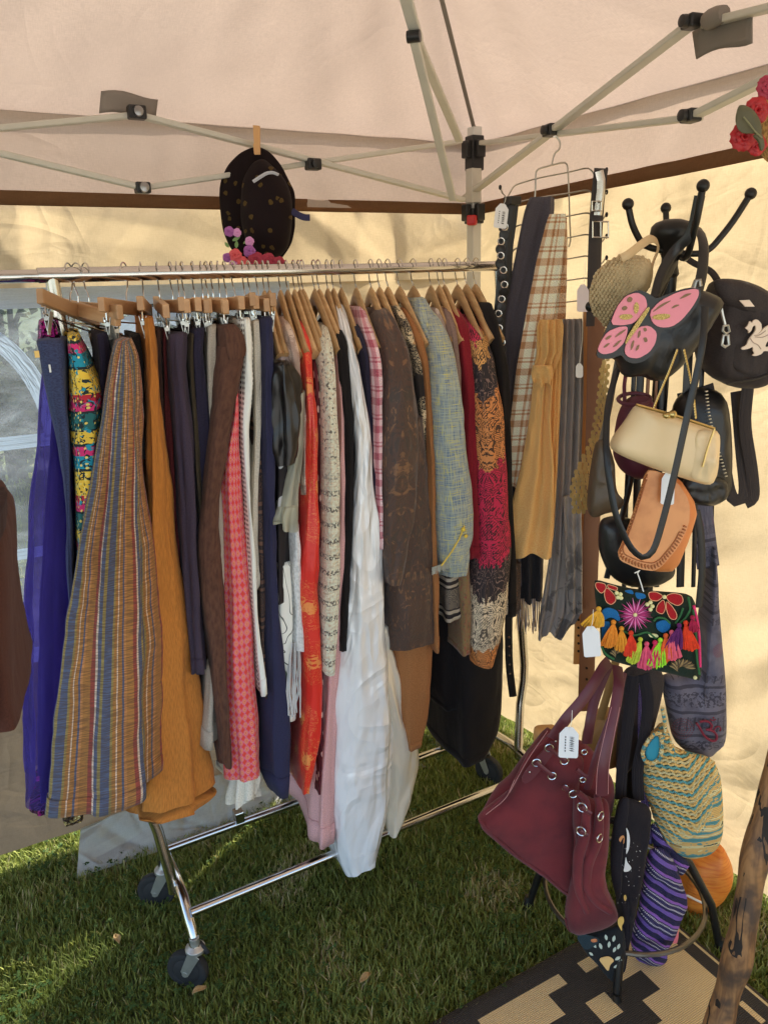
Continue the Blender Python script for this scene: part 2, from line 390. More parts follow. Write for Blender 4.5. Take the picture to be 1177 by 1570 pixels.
# ================================================================ TENT
def fabric_mat(name, c, tc, frac=.55, wr=.3):
    t = T(name); u, v = t.uv()
    thr = t.nuv(520, 60, 3)*.5 + t.nuv(60, 520, 3, 4.)*.5; big = t.nuv(3, 3, 4, 7.)
    col = t.mix(c, [q*.86 for q in c], thr.step(.35, .65)); col = t.mix(col, [q*.88 for q in c], big.step(.4, .7)*.5)
    tcol = t.mix(tc, [q*.84 for q in tc], thr.step(.35, .65)); tcol = t.mix(tcol, [q*.86 for q in tc], big.step(.4, .7)*.6)
    d = t.n.new('ShaderNodeBsdfDiffuse'); t.l.new(col.k, d.inputs[0]); tr = t.n.new('ShaderNodeBsdfTranslucent'); t.l.new(tcol.k, tr.inputs[0])
    b = t.n.new('ShaderNodeBump'); rg = lambda a, q, z: (1-((t.nuv(a, q, 2, z, .9)-.5)*9).abs()).sat()
    b.inputs['Strength'].default_value = wr; b.inputs['Distance'].default_value = .016; t.l.new((t.nuv(9, 9, 5, 3.)*.9*.8+(rg(3, 5, 1.)*.8+rg(7, 4, 5.)*.4+rg(5, 11, 9.)*.25)*t.nuv(1.6, 1.6, 2, 11.).step(.42, .62)+thr*.06).k, b.inputs['Height'])
    t.l.new(b.outputs[0], d.inputs['Normal']); t.l.new(b.outputs[0], tr.inputs['Normal'])
    mx = t.n.new('ShaderNodeMixShader'); mx.inputs[0].default_value = frac; t.l.new(d.outputs[0], mx.inputs[1]); t.l.new(tr.outputs[0], mx.inputs[2]); t.l.new(mx.outputs[0], t.out.inputs[0])
    return t.mat
ROOF = fabric_mat('canopy_fabric', (.80, .69, .60), (.262, .196, .155), .4, .12)
WALLF = fabric_mat('wall_fabric', (.78, .66, .48), (.405, .308, .172), .42, .34)
LOWERF = fabric_mat('lower_wall_fabric', (.26, .205, .15), (.16, .12, .075), .22)  # darker, less translucent cloth below the window
HEM = fabric_mat('hem_fabric', (.26, .15, .08), (.40, .225, .12), .45)
WHITEF = fabric_mat('white_skirt', (.72, .72, .68), (.5, .5, .45), .5)

def crease(P, sc=1.0, amp=.006, seed=0.):
    """straight packed-fabric fold lines + soft bulge for points (n,3) -> scalar offsets"""
    P = np.asarray(P, float); r = np.random.default_rng(int(seed*10)+3); ext = P.max(0)-P.min(0); ax = np.argsort(ext)[::-1][:2]; ax = sorted(ax)
    Q = P[:, ax]; lo, hi = Q.min(0), Q.max(0); out = np.zeros(len(P)); area = float(np.prod(hi-lo))
    for k in range(int(46*area*sc)+18):
        c0 = r.uniform(lo, hi); a = r.uniform(0, math.pi); d = np.array([math.cos(a), math.sin(a)]); L = r.uniform(.12, .6)/sc; w = r.uniform(.018, .11)/sc
        q = Q-c0; t_ = q@d; n_ = q@np.array([-d[1], d[0]]) + .04*np.sin(t_*3+k)
        out += r.choice([-1, 1])*r.uniform(.2, 1)*amp*(w/.07)*np.maximum(0, 1-np.abs(n_)/w)*np.maximum(0, 1-(t_/L)**2)
    for f in (.9, 2.1):
        out += amp*1.6/f*np.sin(Q[:, 0]*f*2.1+seed)*np.cos(Q[:, 1]*f*2.7+seed*2)
    return out
def sheet(A, B, C, D, m, n, nrm, amp, seed=0., sc=1., edge=True, bulge=0.):
    """quad sheet A(bl) B(br) C(tr) D(tl), subdivided, creased along nrm; returns grid and uv"""
    A, B, C, D = [np.array(p, float) for p in (A, B, C, D)]
    s, t = np.meshgrid(np.linspace(0, 1, n), np.linspace(0, 1, m)); s, t = s[..., None], t[..., None]
    G = (A*(1-s)+B*s)*(1-t)+(D*(1-s)+C*s)*t
    k = crease(G.reshape(-1, 3), sc, amp, seed).reshape(m, n, 1)
    if edge: k = k*np.minimum(1, np.minimum(t, 1-t)*12+.15)
    G = G + np.array(nrm)*(k + bulge*np.sin(math.pi*s)*np.sin(math.pi*t))
    L1, L2 = np.linalg.norm(B-A), np.linalg.norm(D-A)
    return G, np.concatenate([s*L1, t*L2], -1)
FLAP = plain('velcro_flap', (.24, .21, .18), .9, bump=.4, bsc=200)
tent = thing('canopy_tent', 'tan pop-up canopy tent with white folding frame overhead', 'tent', (TX, TY, 0))
PK = Vector((.10, .70, 2.95)); EZ, HZ = 2.07, 1.865
cB, cR, cL, cF = (TX, TY), (TX, -.8), (-1.4, TY), (-1.4, -.8)
def roof_panel(a, b, seed):
    A, B = Vector((*a, EZ)), Vector((*b, EZ)); q_ = Vector((PK.x, PK.y, EZ)); A = q_+(A-q_)*1.02; B = q_+(B-q_)*1.02; A.z = B.z = EZ-.015; m, n = 70, 110
    s, t = np.meshgrid(np.linspace(0, 1, n), np.linspace(0, 1, m)); s, t = s[..., None], t[..., None]
    A_, B_, P_ = np.array(A), np.array(B), np.array(PK)
    G = (A_*(1-s)+B_*s)*(1-t)+P_*t
    k = crease(G.reshape(-1, 3), 1.1, .006, seed).reshape(m, n, 1)
    w_ = 4*s*(1-s); sag = -.05*np.sin(math.pi*t)*w_
    # tension folds fanning from the corner near each hip
    fan = .014*np.sin(s*85+t*6)*np.exp(-s*9)*np.exp(-t*2.2) + .014*np.sin((1-s)*85+t*6)*np.exp(-(1-s)*9)*np.exp(-t*2.2)
    G = G + np.array([0, 0, 1.])*(k*np.minimum(1, w_*3)*np.minimum(1,t*14) + sag + fan*np.minimum(1, t*20)*np.minimum(1, w_*40))
    mb = MB(); mb.grid(G, np.concatenate([s*3*(1-t)+t*1.5, t*1.7], -1)); return mb.build('roof_panel', ROOF, tent, sharp=180)
for a, b, sd_ in ((cL, cB, 1.), (cB, cR, 4.), (cR, cF, 7.), (cF, cL, 9.)): roof_panel(a, b, sd_)
def valance(a, b, nrm, seed, z1=None):
    G, U = sheet((*a, HZ), (*b, z1 or HZ), (*b, EZ), (*a, EZ), 16, 120, nrm, .005, seed); mb = MB(); mb.grid(G, U); vo = mb.build('valance', ROOF, tent, sharp=180)
    G2, U2 = sheet((a[0], a[1], HZ-.012), (b[0], b[1], (z1 or HZ)-.012), (b[0], b[1], (z1 or HZ)+.022), (a[0], a[1], HZ+.022), 3, 120, nrm, .005, seed, edge=False)
    G2 -= np.array(nrm)*.006
    mb = MB(); mb.grid(G2, U2); mb.build('hem_band', HEM, tent, sharp=180, solid=.002)
valance((-1.4, TY+.012), (TX+.01, TY+.012), (0, 1, 0), 2.)
valance((TX+.012, TY+.01), (TX+.012, -.8), (1, 0, 0), 5., 1.95)
# corner seam strip
mb = MB(); c0 = Vector((TX, TY, EZ-.004)); mb.tube([c0.lerp(PK, k)+Vector((0, 0, -.008)) for k in np.linspace(.0, 1, 12)], .006, 6, flat=.3); mb.build('seam', FLAP, tent)

STEEL = plain('frame_paint', (.60, .58, .50), .42, .0, .1, 20)
BLKP = plain('black_plastic', (.014, .014, .015), .42)
BOLT = plain('bolt_steel', (.30, .30, .30), .3, .9)
REDP = plain('red_plastic', (.55, .02, .02), .4)
FLAP = plain('velcro_flap', (.24, .21, .18), .9, bump=.4, bsc=200)
def tbar(a, b, up): 
    mb = MB(); mb.bar(a, b, .013, .026, up); return mb.build('truss_bar', STEEL, tent, smooth=False, bevel=.003)
def joint(p, ax, size=.045, bolts=True):
    p = Vector(p); ax = Vector(ax); mb = MB()
    side = ax.cross(Vector((0, 0, 1))); rot = Matrix((side, ax, Vector((0, 0, 1)))).transposed()
    mb.box(p, (size, .03, size*.72), rot); j = mb.build('joint_bracket', BLKP, tent, smooth=False, bevel=.004)
    if bolts:
        mb = MB(); q = p - ax*.0145; mb.lathe([(.004, -.012), (.011, -.010), (.012, -.003), (.012, .002)], q, ax, 16); mb.build('bolt', BOLT if bolts == 2 else BLKP, j)
LYT = TY-.13; RXT = 1.37; LEGP = (TX-.055, TY-.055)
def L(px, py): return atY(px, py, LYT)
_j = atX(1066, 179, RXT); _d = Vector((_j.x-LEGP[0], _j.y-LEGP[1], 0)).normalized(); RN = Vector((-_d.y, _d.x, 0)); RN = RN if RN.x > 0 else -RN
def Rr(px, py): return atP(px, py, (LEGP[0], LEGP[1], 0), RN)
Yu = (0, 1, 0); Xu = tuple(RN)
off = Vector((0, -.008, 0)); offx = RN*-.008
# left truss
tbar(L(205, 176)+off, L(708, 307)+off, Yu); tbar(L(217, 288)-off, L(708, 216)-off, Yu)
tbar(L(205, 176)-off, L(-520, 246)-off, Yu); tbar(L(217, 288)+off, L(-520, 112)+off, Yu)
for p, s_, bt in (((208, 174), .042, 2), ((217, 289), .036, 2), ((477, 253), .04, 1)): joint(L(*p)-Vector((0, .012, 0)), (0, 1, 0), s_, bt)
# right truss
tbar(Rr(712, 307)+offx, Rr(1066, 36)+offx, Xu); tbar(Rr(712, 222)-offx, Rr(1066, 179)-offx, Xu)
tbar(Rr(1066, 38)-offx, Rr(1300, -20)-offx, Xu); tbar(Rr(1066, 179)+offx, Rr(1300, 62)+offx, Xu)
for p, s_, bt in (((1068, 34), .034, 1), ((1066, 178), .034, 1), ((850, 200), .04, 1)): joint(Rr(*p)-RN*.012, tuple(RN), s_, bt)
# leg with corner brackets
mb = MB(); mb.box((*LEGP, 1.05), (.034, .034, 2.1)); lg = mb.build('leg', plain('leg_paint', (.66, .66, .62), .4), tent, smooth=False, bevel=.003)
for zz, hh, ww in ((2.025, .10, .044), (1.842, .045, .046)):
    mb = MB(); mb.box((*LEGP, zz), (ww, ww, hh)); mb.box((LEGP[0]-.03, LEGP[1], zz+.01), (.02, .03, .05)); mb.box((LEGP[0], LEGP[1]-.03, zz+.01), (.03, .02, .05)); mb.build('corner_bracket', BLKP, tent, smooth=False, bevel=.004)
mb = MB(); mb.box((LEGP[0]-.028, LEGP[1]-.028, 1.828), (.03, .03, .03), Matrix.Rotation(R(45), 3, 'Z')); mb.build('release_button', REDP, tent, smooth=False, bevel=.005)
mb = MB(); mb.box((LEGP[0]-.01, LEGP[1]-.01, 1.93), (.036, .036, .1)); mb.build('inner_sleeve', STEEL, tent, smooth=False, bevel=.003)
# hip rafters
HN = Vector((1, -1, 0)).normalized(); HP = Vector((LEGP[0], LEGP[1], 0))
def Hh(px, py): return atP(px, py, HP, HN)
mb = MB(); mb.bar(Hh(704, 215), Hh(634, 50), .012, .022, HN); mb.build('rafter', STEEL, tent, smooth=False, bevel=.003)
mb = MB(); mb.bar(Hh(640, 62), Hh(612, -40), .013, .026, HN); mb.build('rafter', STEEL, tent, smooth=False, bevel=.003)
mb = MB(); mb.bar(Hh(694, 306), Hh(634, 58), .012, .02, HN); mb.build('rafter', STEEL, tent, smooth=False, bevel=.003)
mb = MB(); mb.lathe([(.012, -.014), (.012, .014)], Hh(634, 56), HN, 14); mb.build('rafter_pivot', BLKP, tent)
# velcro flaps
def flap(pts, plane, d):
    P = [plane(*p) + Vector(d) for p in pts]; mb = MB(); g_ = []
    for i in range(5):
        t_ = i/4; a, b = P[0].lerp(P[3], t_), P[1].lerp(P[2], t_)
        g_.append([tuple(a.lerp(b, s_)+Vector(d)*.35*math.sin(s_*3.14)+Vector((0, 0, .006*math.sin(s_*5)))) for s_ in np.linspace(0, 1, 9)])
    mb.grid(np.array(g_)); return mb.build('fastening_flap', FLAP, tent, sharp=180, solid=.003)
flap(((153, 173), (239, 180), (243, 148), (156, 139)), lambda x, y: atY(x, y, TY-.108), (0, .006, 0)); flap(((1058, 90), (1143, 60), (1143, 10), (1052, 48)), Rr, tuple(RN*.014))
mb = MB(); a, b = Rr(1088, 30), Rr(1100, 24); mb.tube([Rr(1082, 34), a, b, Rr(1110, 20)], [.015, .018, .017, .014], 10); mb.build('tie_strap', FLAP, tent)

# ---- left side wall with arched clear window
WY = TY+.03
wl = thing('tent_side_wall', 'tan fabric side wall with clear arched window behind the clothes rack', 'tent wall', (0, WY, 0))
def wallL(px, py): return atY(px, py, WY)
wx0, wx1, wz0, wz1 = -.62, .93, .66, 1.655         # window opening
def strip(x0, x1, z0, z1, m, n, seed, amp=.007, nm='wall_panel', mat=WALLF):
    G, U = sheet((x0, WY, z0), (x1, WY, z0), (x1, WY, z1), (x0, WY, z1), m, n, (0, 1, 0), amp, seed, edge=False); mb = MB(); mb.grid(G, U); return mb.build(nm, mat, wl, sharp=180)
strip(-1.4, TX+.02, wz1, HZ+.02, 30, 300, 3., .028)
strip(wx1, TX+.02, .07, wz1, 90, 50, 3., .016); strip(-1.4, wx0, .07, wz1, 40, 24, 3.)
strip(wx0, wx1, .06, wz0, 34, 90, 3., .006, mat=LOWERF)
t = T('clear_vinyl'); tr = t.n.new('ShaderNodeBsdfTransparent'); tr.inputs[0].default_value = (.47, .52, .55, 1)
dl = t.n.new('ShaderNodeBsdfTranslucent'); dl.inputs[0].default_value = (.5, .56, .6, 1); gl = t.n.new('ShaderNodeBsdfGlossy'); gl.inputs['Roughness'].default_value = .12
nz = t.nuv(3, 9, 5, dist=2.); bp = t.n.new('ShaderNodeBump'); bp.inputs['Strength'].default_value = .6; bp.inputs['Distance'].default_value = .02; t.l.new(nz.k, bp.inputs['Height']); t.l.new(bp.outputs[0], gl.inputs['Normal'])
m1 = t.n.new('ShaderNodeMixShader'); t.l.new((nz.step(.35, .75)*.16+.10).k, m1.inputs[0]); t.l.new(tr.outputs[0], m1.inputs[1]); t.l.new(dl.outputs[0], m1.inputs[2])
m2 = t.n.new('ShaderNodeMixShader'); m2.inputs[0].default_value = .06; t.l.new(m1.outputs[0], m2.inputs[1]); t.l.new(gl.outputs[0], m2.inputs[2]); t.l.new(m2.outputs[0], t.out.inputs[0])
VINYL = t.mat
G, U = sheet((wx0, WY+.004, wz0), (wx1, WY+.004, wz0), (wx1, WY+.004, wz1), (wx0, WY+.004, wz1), 24, 40, (0, 1, 0), .008, 1., edge=False)
mb = MB(); mb.grid(G, U); mb.build('window_pane', VINYL, wl, sharp=180)
STRAP = fabric_mat('window_strap', (.72, .78, .82), (.5, .6, .7), .5)
def straps(pts, wd, nm='window_strap'):
    mb = MB(); P = [Vector(p) for p in pts]; rows = []
    for i, p in enumerate(P):
        tt = (P[min(i+1, len(P)-1)]-P[max(i-1, 0)]).normalized(); nn = Vector((tt.z, 0, -tt.x)); rows.append([tuple(p-nn*wd/2), tuple(p+nn*wd/2)])
    mb.grid(np.array(rows)); mb.build(nm, STRAP, wl, sharp=180)
yy = WY-.012
def arch(cx, rx, rz, zb, zt):
    straps([(cx+rx*math.cos(a), yy, zb+rz*math.sin(a)) for a in np.linspace(0, math.pi, 30)], .045)
arch(.02, .21, .30, 1.28, 1.6); arch(.54, .21, .30, 1.28, 1.6); arch(-.5, .21, .3, 1.28, 1.6)
straps([(wx0, yy+.003, 1.27), (wx1, yy+.003, 1.275)], .035); straps([(wx0, yy-.002, wz0+.012), (wx1, yy-.002, wz0+.012)], .045); straps([(wx0, yy-.002, .97), (wx1, yy-.002, .97)], .03); straps([(wx0, yy-.004, wz1-.02), (wx1, yy-.004, wz1-.02)], .05)
# white ground skirt spilled onto the grass
G, U = sheet((.10, 2.08, .015), (1.25, 2.00, .02), (1.25, 2.25, .12), (.14, 2.215, .075), 60, 170, (0, -.6, .8), .07, 6., 4.)
G[..., 2] = np.maximum(G[..., 2], .008+.004*np.random.default_rng(1).random(G.shape[:2])); mb = MB(); mb.grid(G, U); tag(mb.build('ground_skirt', WHITEF, None, sharp=180), 'crumpled white plastic ground flap on the grass behind the rack', 'tarp')

# ---- right side wall
WX = TX+.03
wr = thing('tent_side_wall', 'plain glowing cream side wall behind the bag stand', 'tent wall', (WX, 0, 0))
A, B = (WX-.02, TY+.03, .05), (WX+.16, -.6, .02)
G, U = sheet(A, B, (WX, -.6, 1.97), (WX, TY+.03, HZ+.02), 130, 200, (1, 0, 0), .020, 8., 1., edge=False, bulge=.03)
mb = MB(); mb.grid(G, U); mb.build('wall_panel', WALLF, wr, sharp=180)
# ================================================================ CLOTHES RACK
CHROME = plain('chrome', (.62, .61, .59), .16, 1.0, .08, 30)
RUBBER = plain('rubber', (.02, .02, .021), .75, bump=.3, bsc=80)
ZINC = plain('zinc_plate', (.62, .62, .58), .4, .8, .2, 40)
YB, ZB = 1.70, 1.683
rack = thing('clothes_rack', 'chrome rolling clothes rack on black casters, full of garments', 'clothes rack', (.8, YB, 0))
mb = MB(); mb.tube([(.12, YB, ZB-.004), (1.31, YB, ZB-.001)], .0125, 14); mb.build('hanging_bar', CHROME, rack)
mb = MB(); mb.tube([(.19, YB, ZB-.003), (.74, YB, ZB-.002)], .0148, 14); mb.build('bar_sleeve', CHROME, rack)
mb = MB(); mb.tube([(1.18, YB+.0, ZB-.001), (1.36, YB+.01, ZB-.002)], .0085, 12); mb.build('bar_extension', CHROME, rack)
def upright(xt, xb, xj, rail_y):
    mb = MB(); mb.tube([(xt, YB, ZB), (xt+(xb-xt)*.5, YB, 1.05), (xb, YB, .50), (xb, YB, .445), ((xb+xj)/2, YB-.01, .37), (xj, YB-.03, .23), (xj, YB-.035, .20)], .0135, 12); mb.build('upright', CHROME, rack)
upright(.215, .262, .292, 0); upright(1.305, 1.425, 1.385, 0)
FR, BR = 1.565, 1.84
for xx in (.305, 1.385):
    mb = MB(); mb.tube([(xx, FR-.015, .125), (xx, FR, .165), (xx, FR+.05, .215), (xx, YB, .225), (xx, BR-.04, .215), (xx, BR+.005, .165), (xx, BR+.015, .125)], .0135, 12); mb.build('base_tube', CHROME, rack)
for yy_ in (FR, BR):
    mb = MB(); mb.tube([(.31, yy_+.012*(1 if yy_ == FR else -1), .2), (1.385, yy_+.012*(1 if yy_ == FR else -1), .2)], .0115, 12); mb.build('base_rail', CHROME, rack)
mb = MB(); mb.box((.52, BR-.012, .225), (.026, .03, .035)); mb.build('rail_clip', CHROME, rack, smooth=False, bevel=.003)
mb = MB(); mb.box((1.2, BR-.012, .225), (.026, .03, .035)); mb.build('rail_clip', CHROME, rack, smooth=False, bevel=.003)
def caster(x, y, ang):
    c = Vector((x, y, .052)); ax = Vector((math.cos(ang), math.sin(ang), 0)); fw = Vector((-ax.y, ax.x, 0)); wc = c + fw*.026
    mb = MB(); mb.lathe([(.0, -.013), (.030, -.013), (.034, -.010), (.043, -.0125), (.050, -.010), (.052, -.004), (.052, .004), (.050, .010), (.043, .0125), (.034, .010), (.030, .013), (0, .013)], wc, ax, 32); k = mb.build('caster_wheel', RUBBER, rack)
    mb = MB(); mb.lathe([(.007, -.02), (.007, .02)], wc, ax, 12); mb.build('axle', ZINC, k)
    mb = MB()
    for s_ in (-1, 1):
        o_ = c + ax*.017*s_
        out = [(-.0, .066), (.012, .066), (.036, .008), (.030, -.006), (.019, -.006), (-.016, .054)]
        mb.prism([(a, b) for a, b in out], o_, fw, Vector((0, 0, 1)), ax, .002*s_)
    mb.lathe([(.02, .058), (.024, .062), (.024, .07), (.012, .078), (.012, .1)], (x, y, .052), (0, 0, 1), 18); mb.build('caster_fork', ZINC, rack, bevel=.0006)
    mb = MB(); mb.lathe([(.010, 0), (.017, .004), (.019, .012), (.014, .014)], c+Vector((0, 0, .058))+ax*.004-fw*.012, (ax*.6-fw*.5+Vector((0, 0, .3))).normalized(), 16); mb.build('brake_pedal', RUBBER, rack)
caster(.305, FR-.015, R(50)); caster(.305, BR+.015, R(60)); caster(1.385, FR-.015, R(170)); caster(1.385, BR+.015, R(200))

# ================================================================ HANGERS
WOOD = None
def wood_mat(name, c1, c2, rough=.42):
    t = T(name); p = t.pos(); n = t.n.new('ShaderNodeMapping'); n.inputs['Scale'].default_value = (60, 6, 60); t.l.new(p, n.inputs[0]); g = t.noise(1., 5, n.outputs[0], .6)
    oi = t.n.new('ShaderNodeObjectInfo'); c = t.mix(c1, c2, g.step(.3, .7)); c = t.mix(c, [q*.55 for q in c2], S(t, oi.outputs['Random'])*.55)
    return t.done(c, rough, g, .15, .001, spec=.45)
WOODL = wood_mat('hanger_wood', (.66, .42, .20), (.52, .30, .13)); WOODC = wood_mat('clip_hanger_wood', (.60, .36, .18), (.48, .26, .12))
HOOKM = CHROME
def hook_pts(z0):
    r = .0195; pts = [(0, 0, z0)]
    pts += [(0, 0, -.047), (0, .002, -.040), (0, .010, -.030)]
    pts += [(0, r*math.sin(a), r*-math.cos(a)-.0) for a in np.linspace(R(60), R(262), 14)]
    return pts
def make_wood_hanger():
    t = thing('wooden_hanger', 'curved wooden suit hanger hooked over the chrome bar', 'hanger', (0, 0, 0), 'curved wooden hangers on the right half of the rack')
    mb = MB(); pts, rr = [], []
    for s_ in np.linspace(-1, 1, 25):
        a = abs(s_); pts.append((.008*a*a, .125*s_, -.062-.035*a-.085*a**1.4)); rr.append(.0085+.0035*(1-a)+.006*a**3)
    k0 = len(pts); mb.tube(pts, rr, 10, flat=1.0, up=(0, 0, 1))
    v = mb.v; n = 10
    for i in range(k0):      # taller than thick
        cxx, cyy, czz = pts[i]; f = 1.15 + .45*(1-abs(np.linspace(-1, 1, 25)[i]))
        for k in range(n):
            x_, y_, z_ = v[i*n+k]; v[i*n+k] = (cxx+(x_-cxx)*.62, y_, czz+(z_-czz)*f)
    mb.build('body', WOODL, t)
    mb = MB(); mb.tube(hook_pts(-.06), .0016, 6); mb.build('hook', HOOKM, t)
    return t
def make_clip_hanger(sp=.085):
    t = thing('clip_hanger', 'straight wooden trouser hanger with metal clips on the chrome bar', 'hanger', (0, 0, 0), 'wooden clip hangers on the left half of the rack')
    mb = MB(); mb.box((0, 0, -.070), (.0135, .27, .027)); mb.build('body', WOODC, t, smooth=False, bevel=.002)
    mb = MB(); mb.tube(hook_pts(-.06), .0016, 6); mb.build('hook', HOOKM, t)
    mb = MB(); mb.tube([(0, -.125, -.1), (0, .125, -.1)], .0018, 6); mb.tube([(0, -.115, -.085), (0, -.115, -.1)], .0018, 6); mb.tube([(0, .115, -.085), (0, .115, -.1)], .0018, 6); mb.build('clip_rail', HOOKM, t)
    for yc in (-sp-.02, sp+.02):
        mb = MB()
        for s_ in (-1, 1):
            mb.prism([(-.008, .012), (.008, .012), (.007, -.02), (.004, -.03), (-.004, -.03), (-.007, -.02)], (s_*.004, yc, -.105), (0, 1, 0), (s_*.18, 0, 1), (s_, 0, 0), .0012)
        mb.lathe([(.0045, -.008), (.0045, .008)], (0, yc, -.106), (0, 1, 0), 10); mb.build('clip', ZINC, t, smooth=False)
    return t
WH, CH = make_wood_hanger(), make_clip_hanger()
def hang(px, proto, rz=0., first=[True, True], dz=0.):
    p = atY(px, 412, YB); i = 0 if proto is WH else 1
    if first[i]: first[i] = False; proto.location = (p.x, YB, ZB+dz); proto.rotation_euler[2] = rz; ORG[proto.name] = Vector(proto.location); return proto
    return copy_tree(proto, (p.x, YB, ZB+dz), rz)
ORD = 'first second third fourth fifth sixth seventh eighth ninth tenth eleventh twelfth thirteenth fourteenth fifteenth sixteenth seventeenth eighteenth nineteenth twentieth twenty-first twenty-second twenty-third twenty-fourth'.split(); nC = -1
for px, a in ((105, -30), (117, 22), (131, 14), (190, -32), (216, -6), (241, 0), (261, 6), (271, -4), (279, 5), (295, 3), (308, -3), (316, 7), (324, 2), (334, -5), (344, 4), (357, 9), (372, -3), (381, 4), (393, 2)):
    h_ = hang(px, CH, R(a-10 if abs(a) < 12 else a)); h_.rotation_euler[0] = R(((int(px)*31) % 13-6)*.9); nC += 1; h_.rotation_euler[0] = R((-12, 8, 2)[nC]) if nC < 3 else h_.rotation_euler[0]; h_['label'] = ORD[nC]+' wooden clip hanger from the left end of the bar'
for i, px in enumerate((403, 411, 428, 439, 450, 458, 463, 481, 488, 501, 510, 522, 545, 568, 581, 594, 612, 633, 660, 673, 681, 701, 715, 729)):
    h_ = hang(px, WH, R(-10+((i*37) % 9-4))); h_['label'] = ORD[i]+' curved wooden hanger counting rightwards from the clip hangers'

# ================================================================ GARMENTS
def smooth1(a, k=2):
    a = np.array(a, float)
    for _ in range(k):
        b = a.copy(); b[1:-1] = .25*a[:-2]+.5*a[1:-1]+.25*a[2:]; a = b
    return a
def gmesh(rows, hw=.17, yc=None, folds=(5, .25), seed=1, m=52, n=72, sq=.55, wob=.006, wrk=.006, hemj=.004, top=.35, sk=.028):
    """closed draped tube: rows = (y, xl, xr[, half depth]) measured on the near edge"""
    yc = YB if yc is None else yc
    r = random.Random(seed); rows = [tuple(q)+((hw,) if len(q) < 4 else ()) for q in rows]
    ys = [q[0] for q in rows]; yy_ = np.linspace(ys[0], ys[-1], m)
    xl, xr, hd = [smooth1(np.interp(yy_, ys, [q[k] for q in rows]), 3) for k in (1, 2, 3)]
    th = np.linspace(0, 2*math.pi, n, endpoint=False)
    cs, sn = np.cos(th), np.sin(th); ux = np.sign(cs)*np.abs(cs)**sq; uy = np.sign(sn)*np.abs(sn)**sq
    K = [(folds[0]*r.uniform(.7, 1.3), r.uniform(0, 6.28), r.uniform(.6, 1)) for _ in range(4)]; K = [(round(k) + 1, p, a) for k, p, a in K]
    G = np.zeros((m+1, n, 3)); UV = np.zeros((m+1, n+1, 2)); z0 = None; per = 0
    nz = Vector((seed*3.7, seed*1.3, 0))
    for i in range(m):
        Yn = yc-hd[i]*.78; a = atY(xl[i], yy_[i], Yn); b = atY(xr[i], yy_[i], Yn); zn = atY((xl[i]+xr[i])/2, yy_[i], yc-hd[i]*(.78+.2*i/m)).z
        cx, hx, z = (a.x+b.x)/2, max((b.x-a.x)/2, .003), zn
        if z0 is None: z0 = z
        f = i/(m-1); amp = folds[1]*(.25+.75*f)
        fo = sum(a_*np.sin(k*th+p+f*1.5*math.sin(p*3)) for k, p, a_ in K)/2.2
        dx = hx*(1+amp*fo); dy = hd[i]*(1+.10*amp*fo)
        wb = wob*mn.noise(Vector((0, z*3, 0))+nz)*f
        X = cx + wb + ux*dx + sk*(1-uy)*hd[i]/.19; Y = yc - uy*dy*1.0
        wr = np.array([mn.noise(Vector((u_*2.2, v_*9+u_*1.5, z*7))+nz) + .5*abs(mn.noise(Vector((u_*5, v_*20, z*16))+nz)) for u_, v_ in zip(ux, uy*hd[i])])*wrk
        X = X + np.sign(cs)*np.abs(cs)**.3*np.minimum(wr, hx*.5); Y = Y - sn*wr
        Z = np.full(n, z)
        if i > m-4: Z = Z + hemj*np.sin(3*th+seed)
        G[i+1] = np.stack([X, Y, Z], -1)
        pr = np.r_[0, np.cumsum(np.hypot(np.diff(np.r_[X, X[:1]]), np.diff(np.r_[Y, Y[:1]])))]; per = max(per, pr[-1])
        UV[i+1, :, 1] = z
    G[0] = G[1]; G[0, :, 0] = G[1, :, 0].mean()+(G[1, :, 0]-G[1, :, 0].mean())*top; G[0, :, 1] = yc+(G[1, :, 1]-yc)*.8; G[0, :, 2] += .004
    UV[0, :, 1] = UV[1, 0, 1]+.01
    fr = (np.r_[0, np.cumsum(np.hypot(np.diff(np.r_[G[-1, :, 0], G[-1, :1, 0]]), np.diff(np.r_[G[-1, :, 1], G[-1, :1, 1]])))]); fr /= fr[-1]
    UV[:, :, 0] = fr[None]*per
    return G, UV
GAR = 'garments hanging on the clothes rack'
def garment(name, label, cat, rows, mat, parent=None, hem=True, **k):
    hem = hem and parent is None
    G, UV = gmesh(rows, **k); mb = MB(); mb.grid(G, UV, True)
    o = mb.build(name, mat, parent, sharp=180)
    if parent is None: tag(o, label, cat, GAR)
    if hem:
        H = G[-3:].copy(); cxy = H.mean(1, keepdims=True); d = H-cxy; d[..., 2] = 0; d /= np.linalg.norm(d, axis=-1, keepdims=True)+1e-9
        H += d*.0016; H[0, :, 2] += .004; H[-1, :, 2] -= .0015; mb = MB(); mb.grid(H, UV[-3:], True); mb.build('hem_fold', mat, o, sharp=180, solid=.001)
    return o
def c(r, g, b, k=1.3):
    f = lambda q: ((q/255+.055)/1.055)**2.4 if q > 10 else q/255/12.92
    return tuple(min(f(q)*k, .85) for q in (r, g, b))
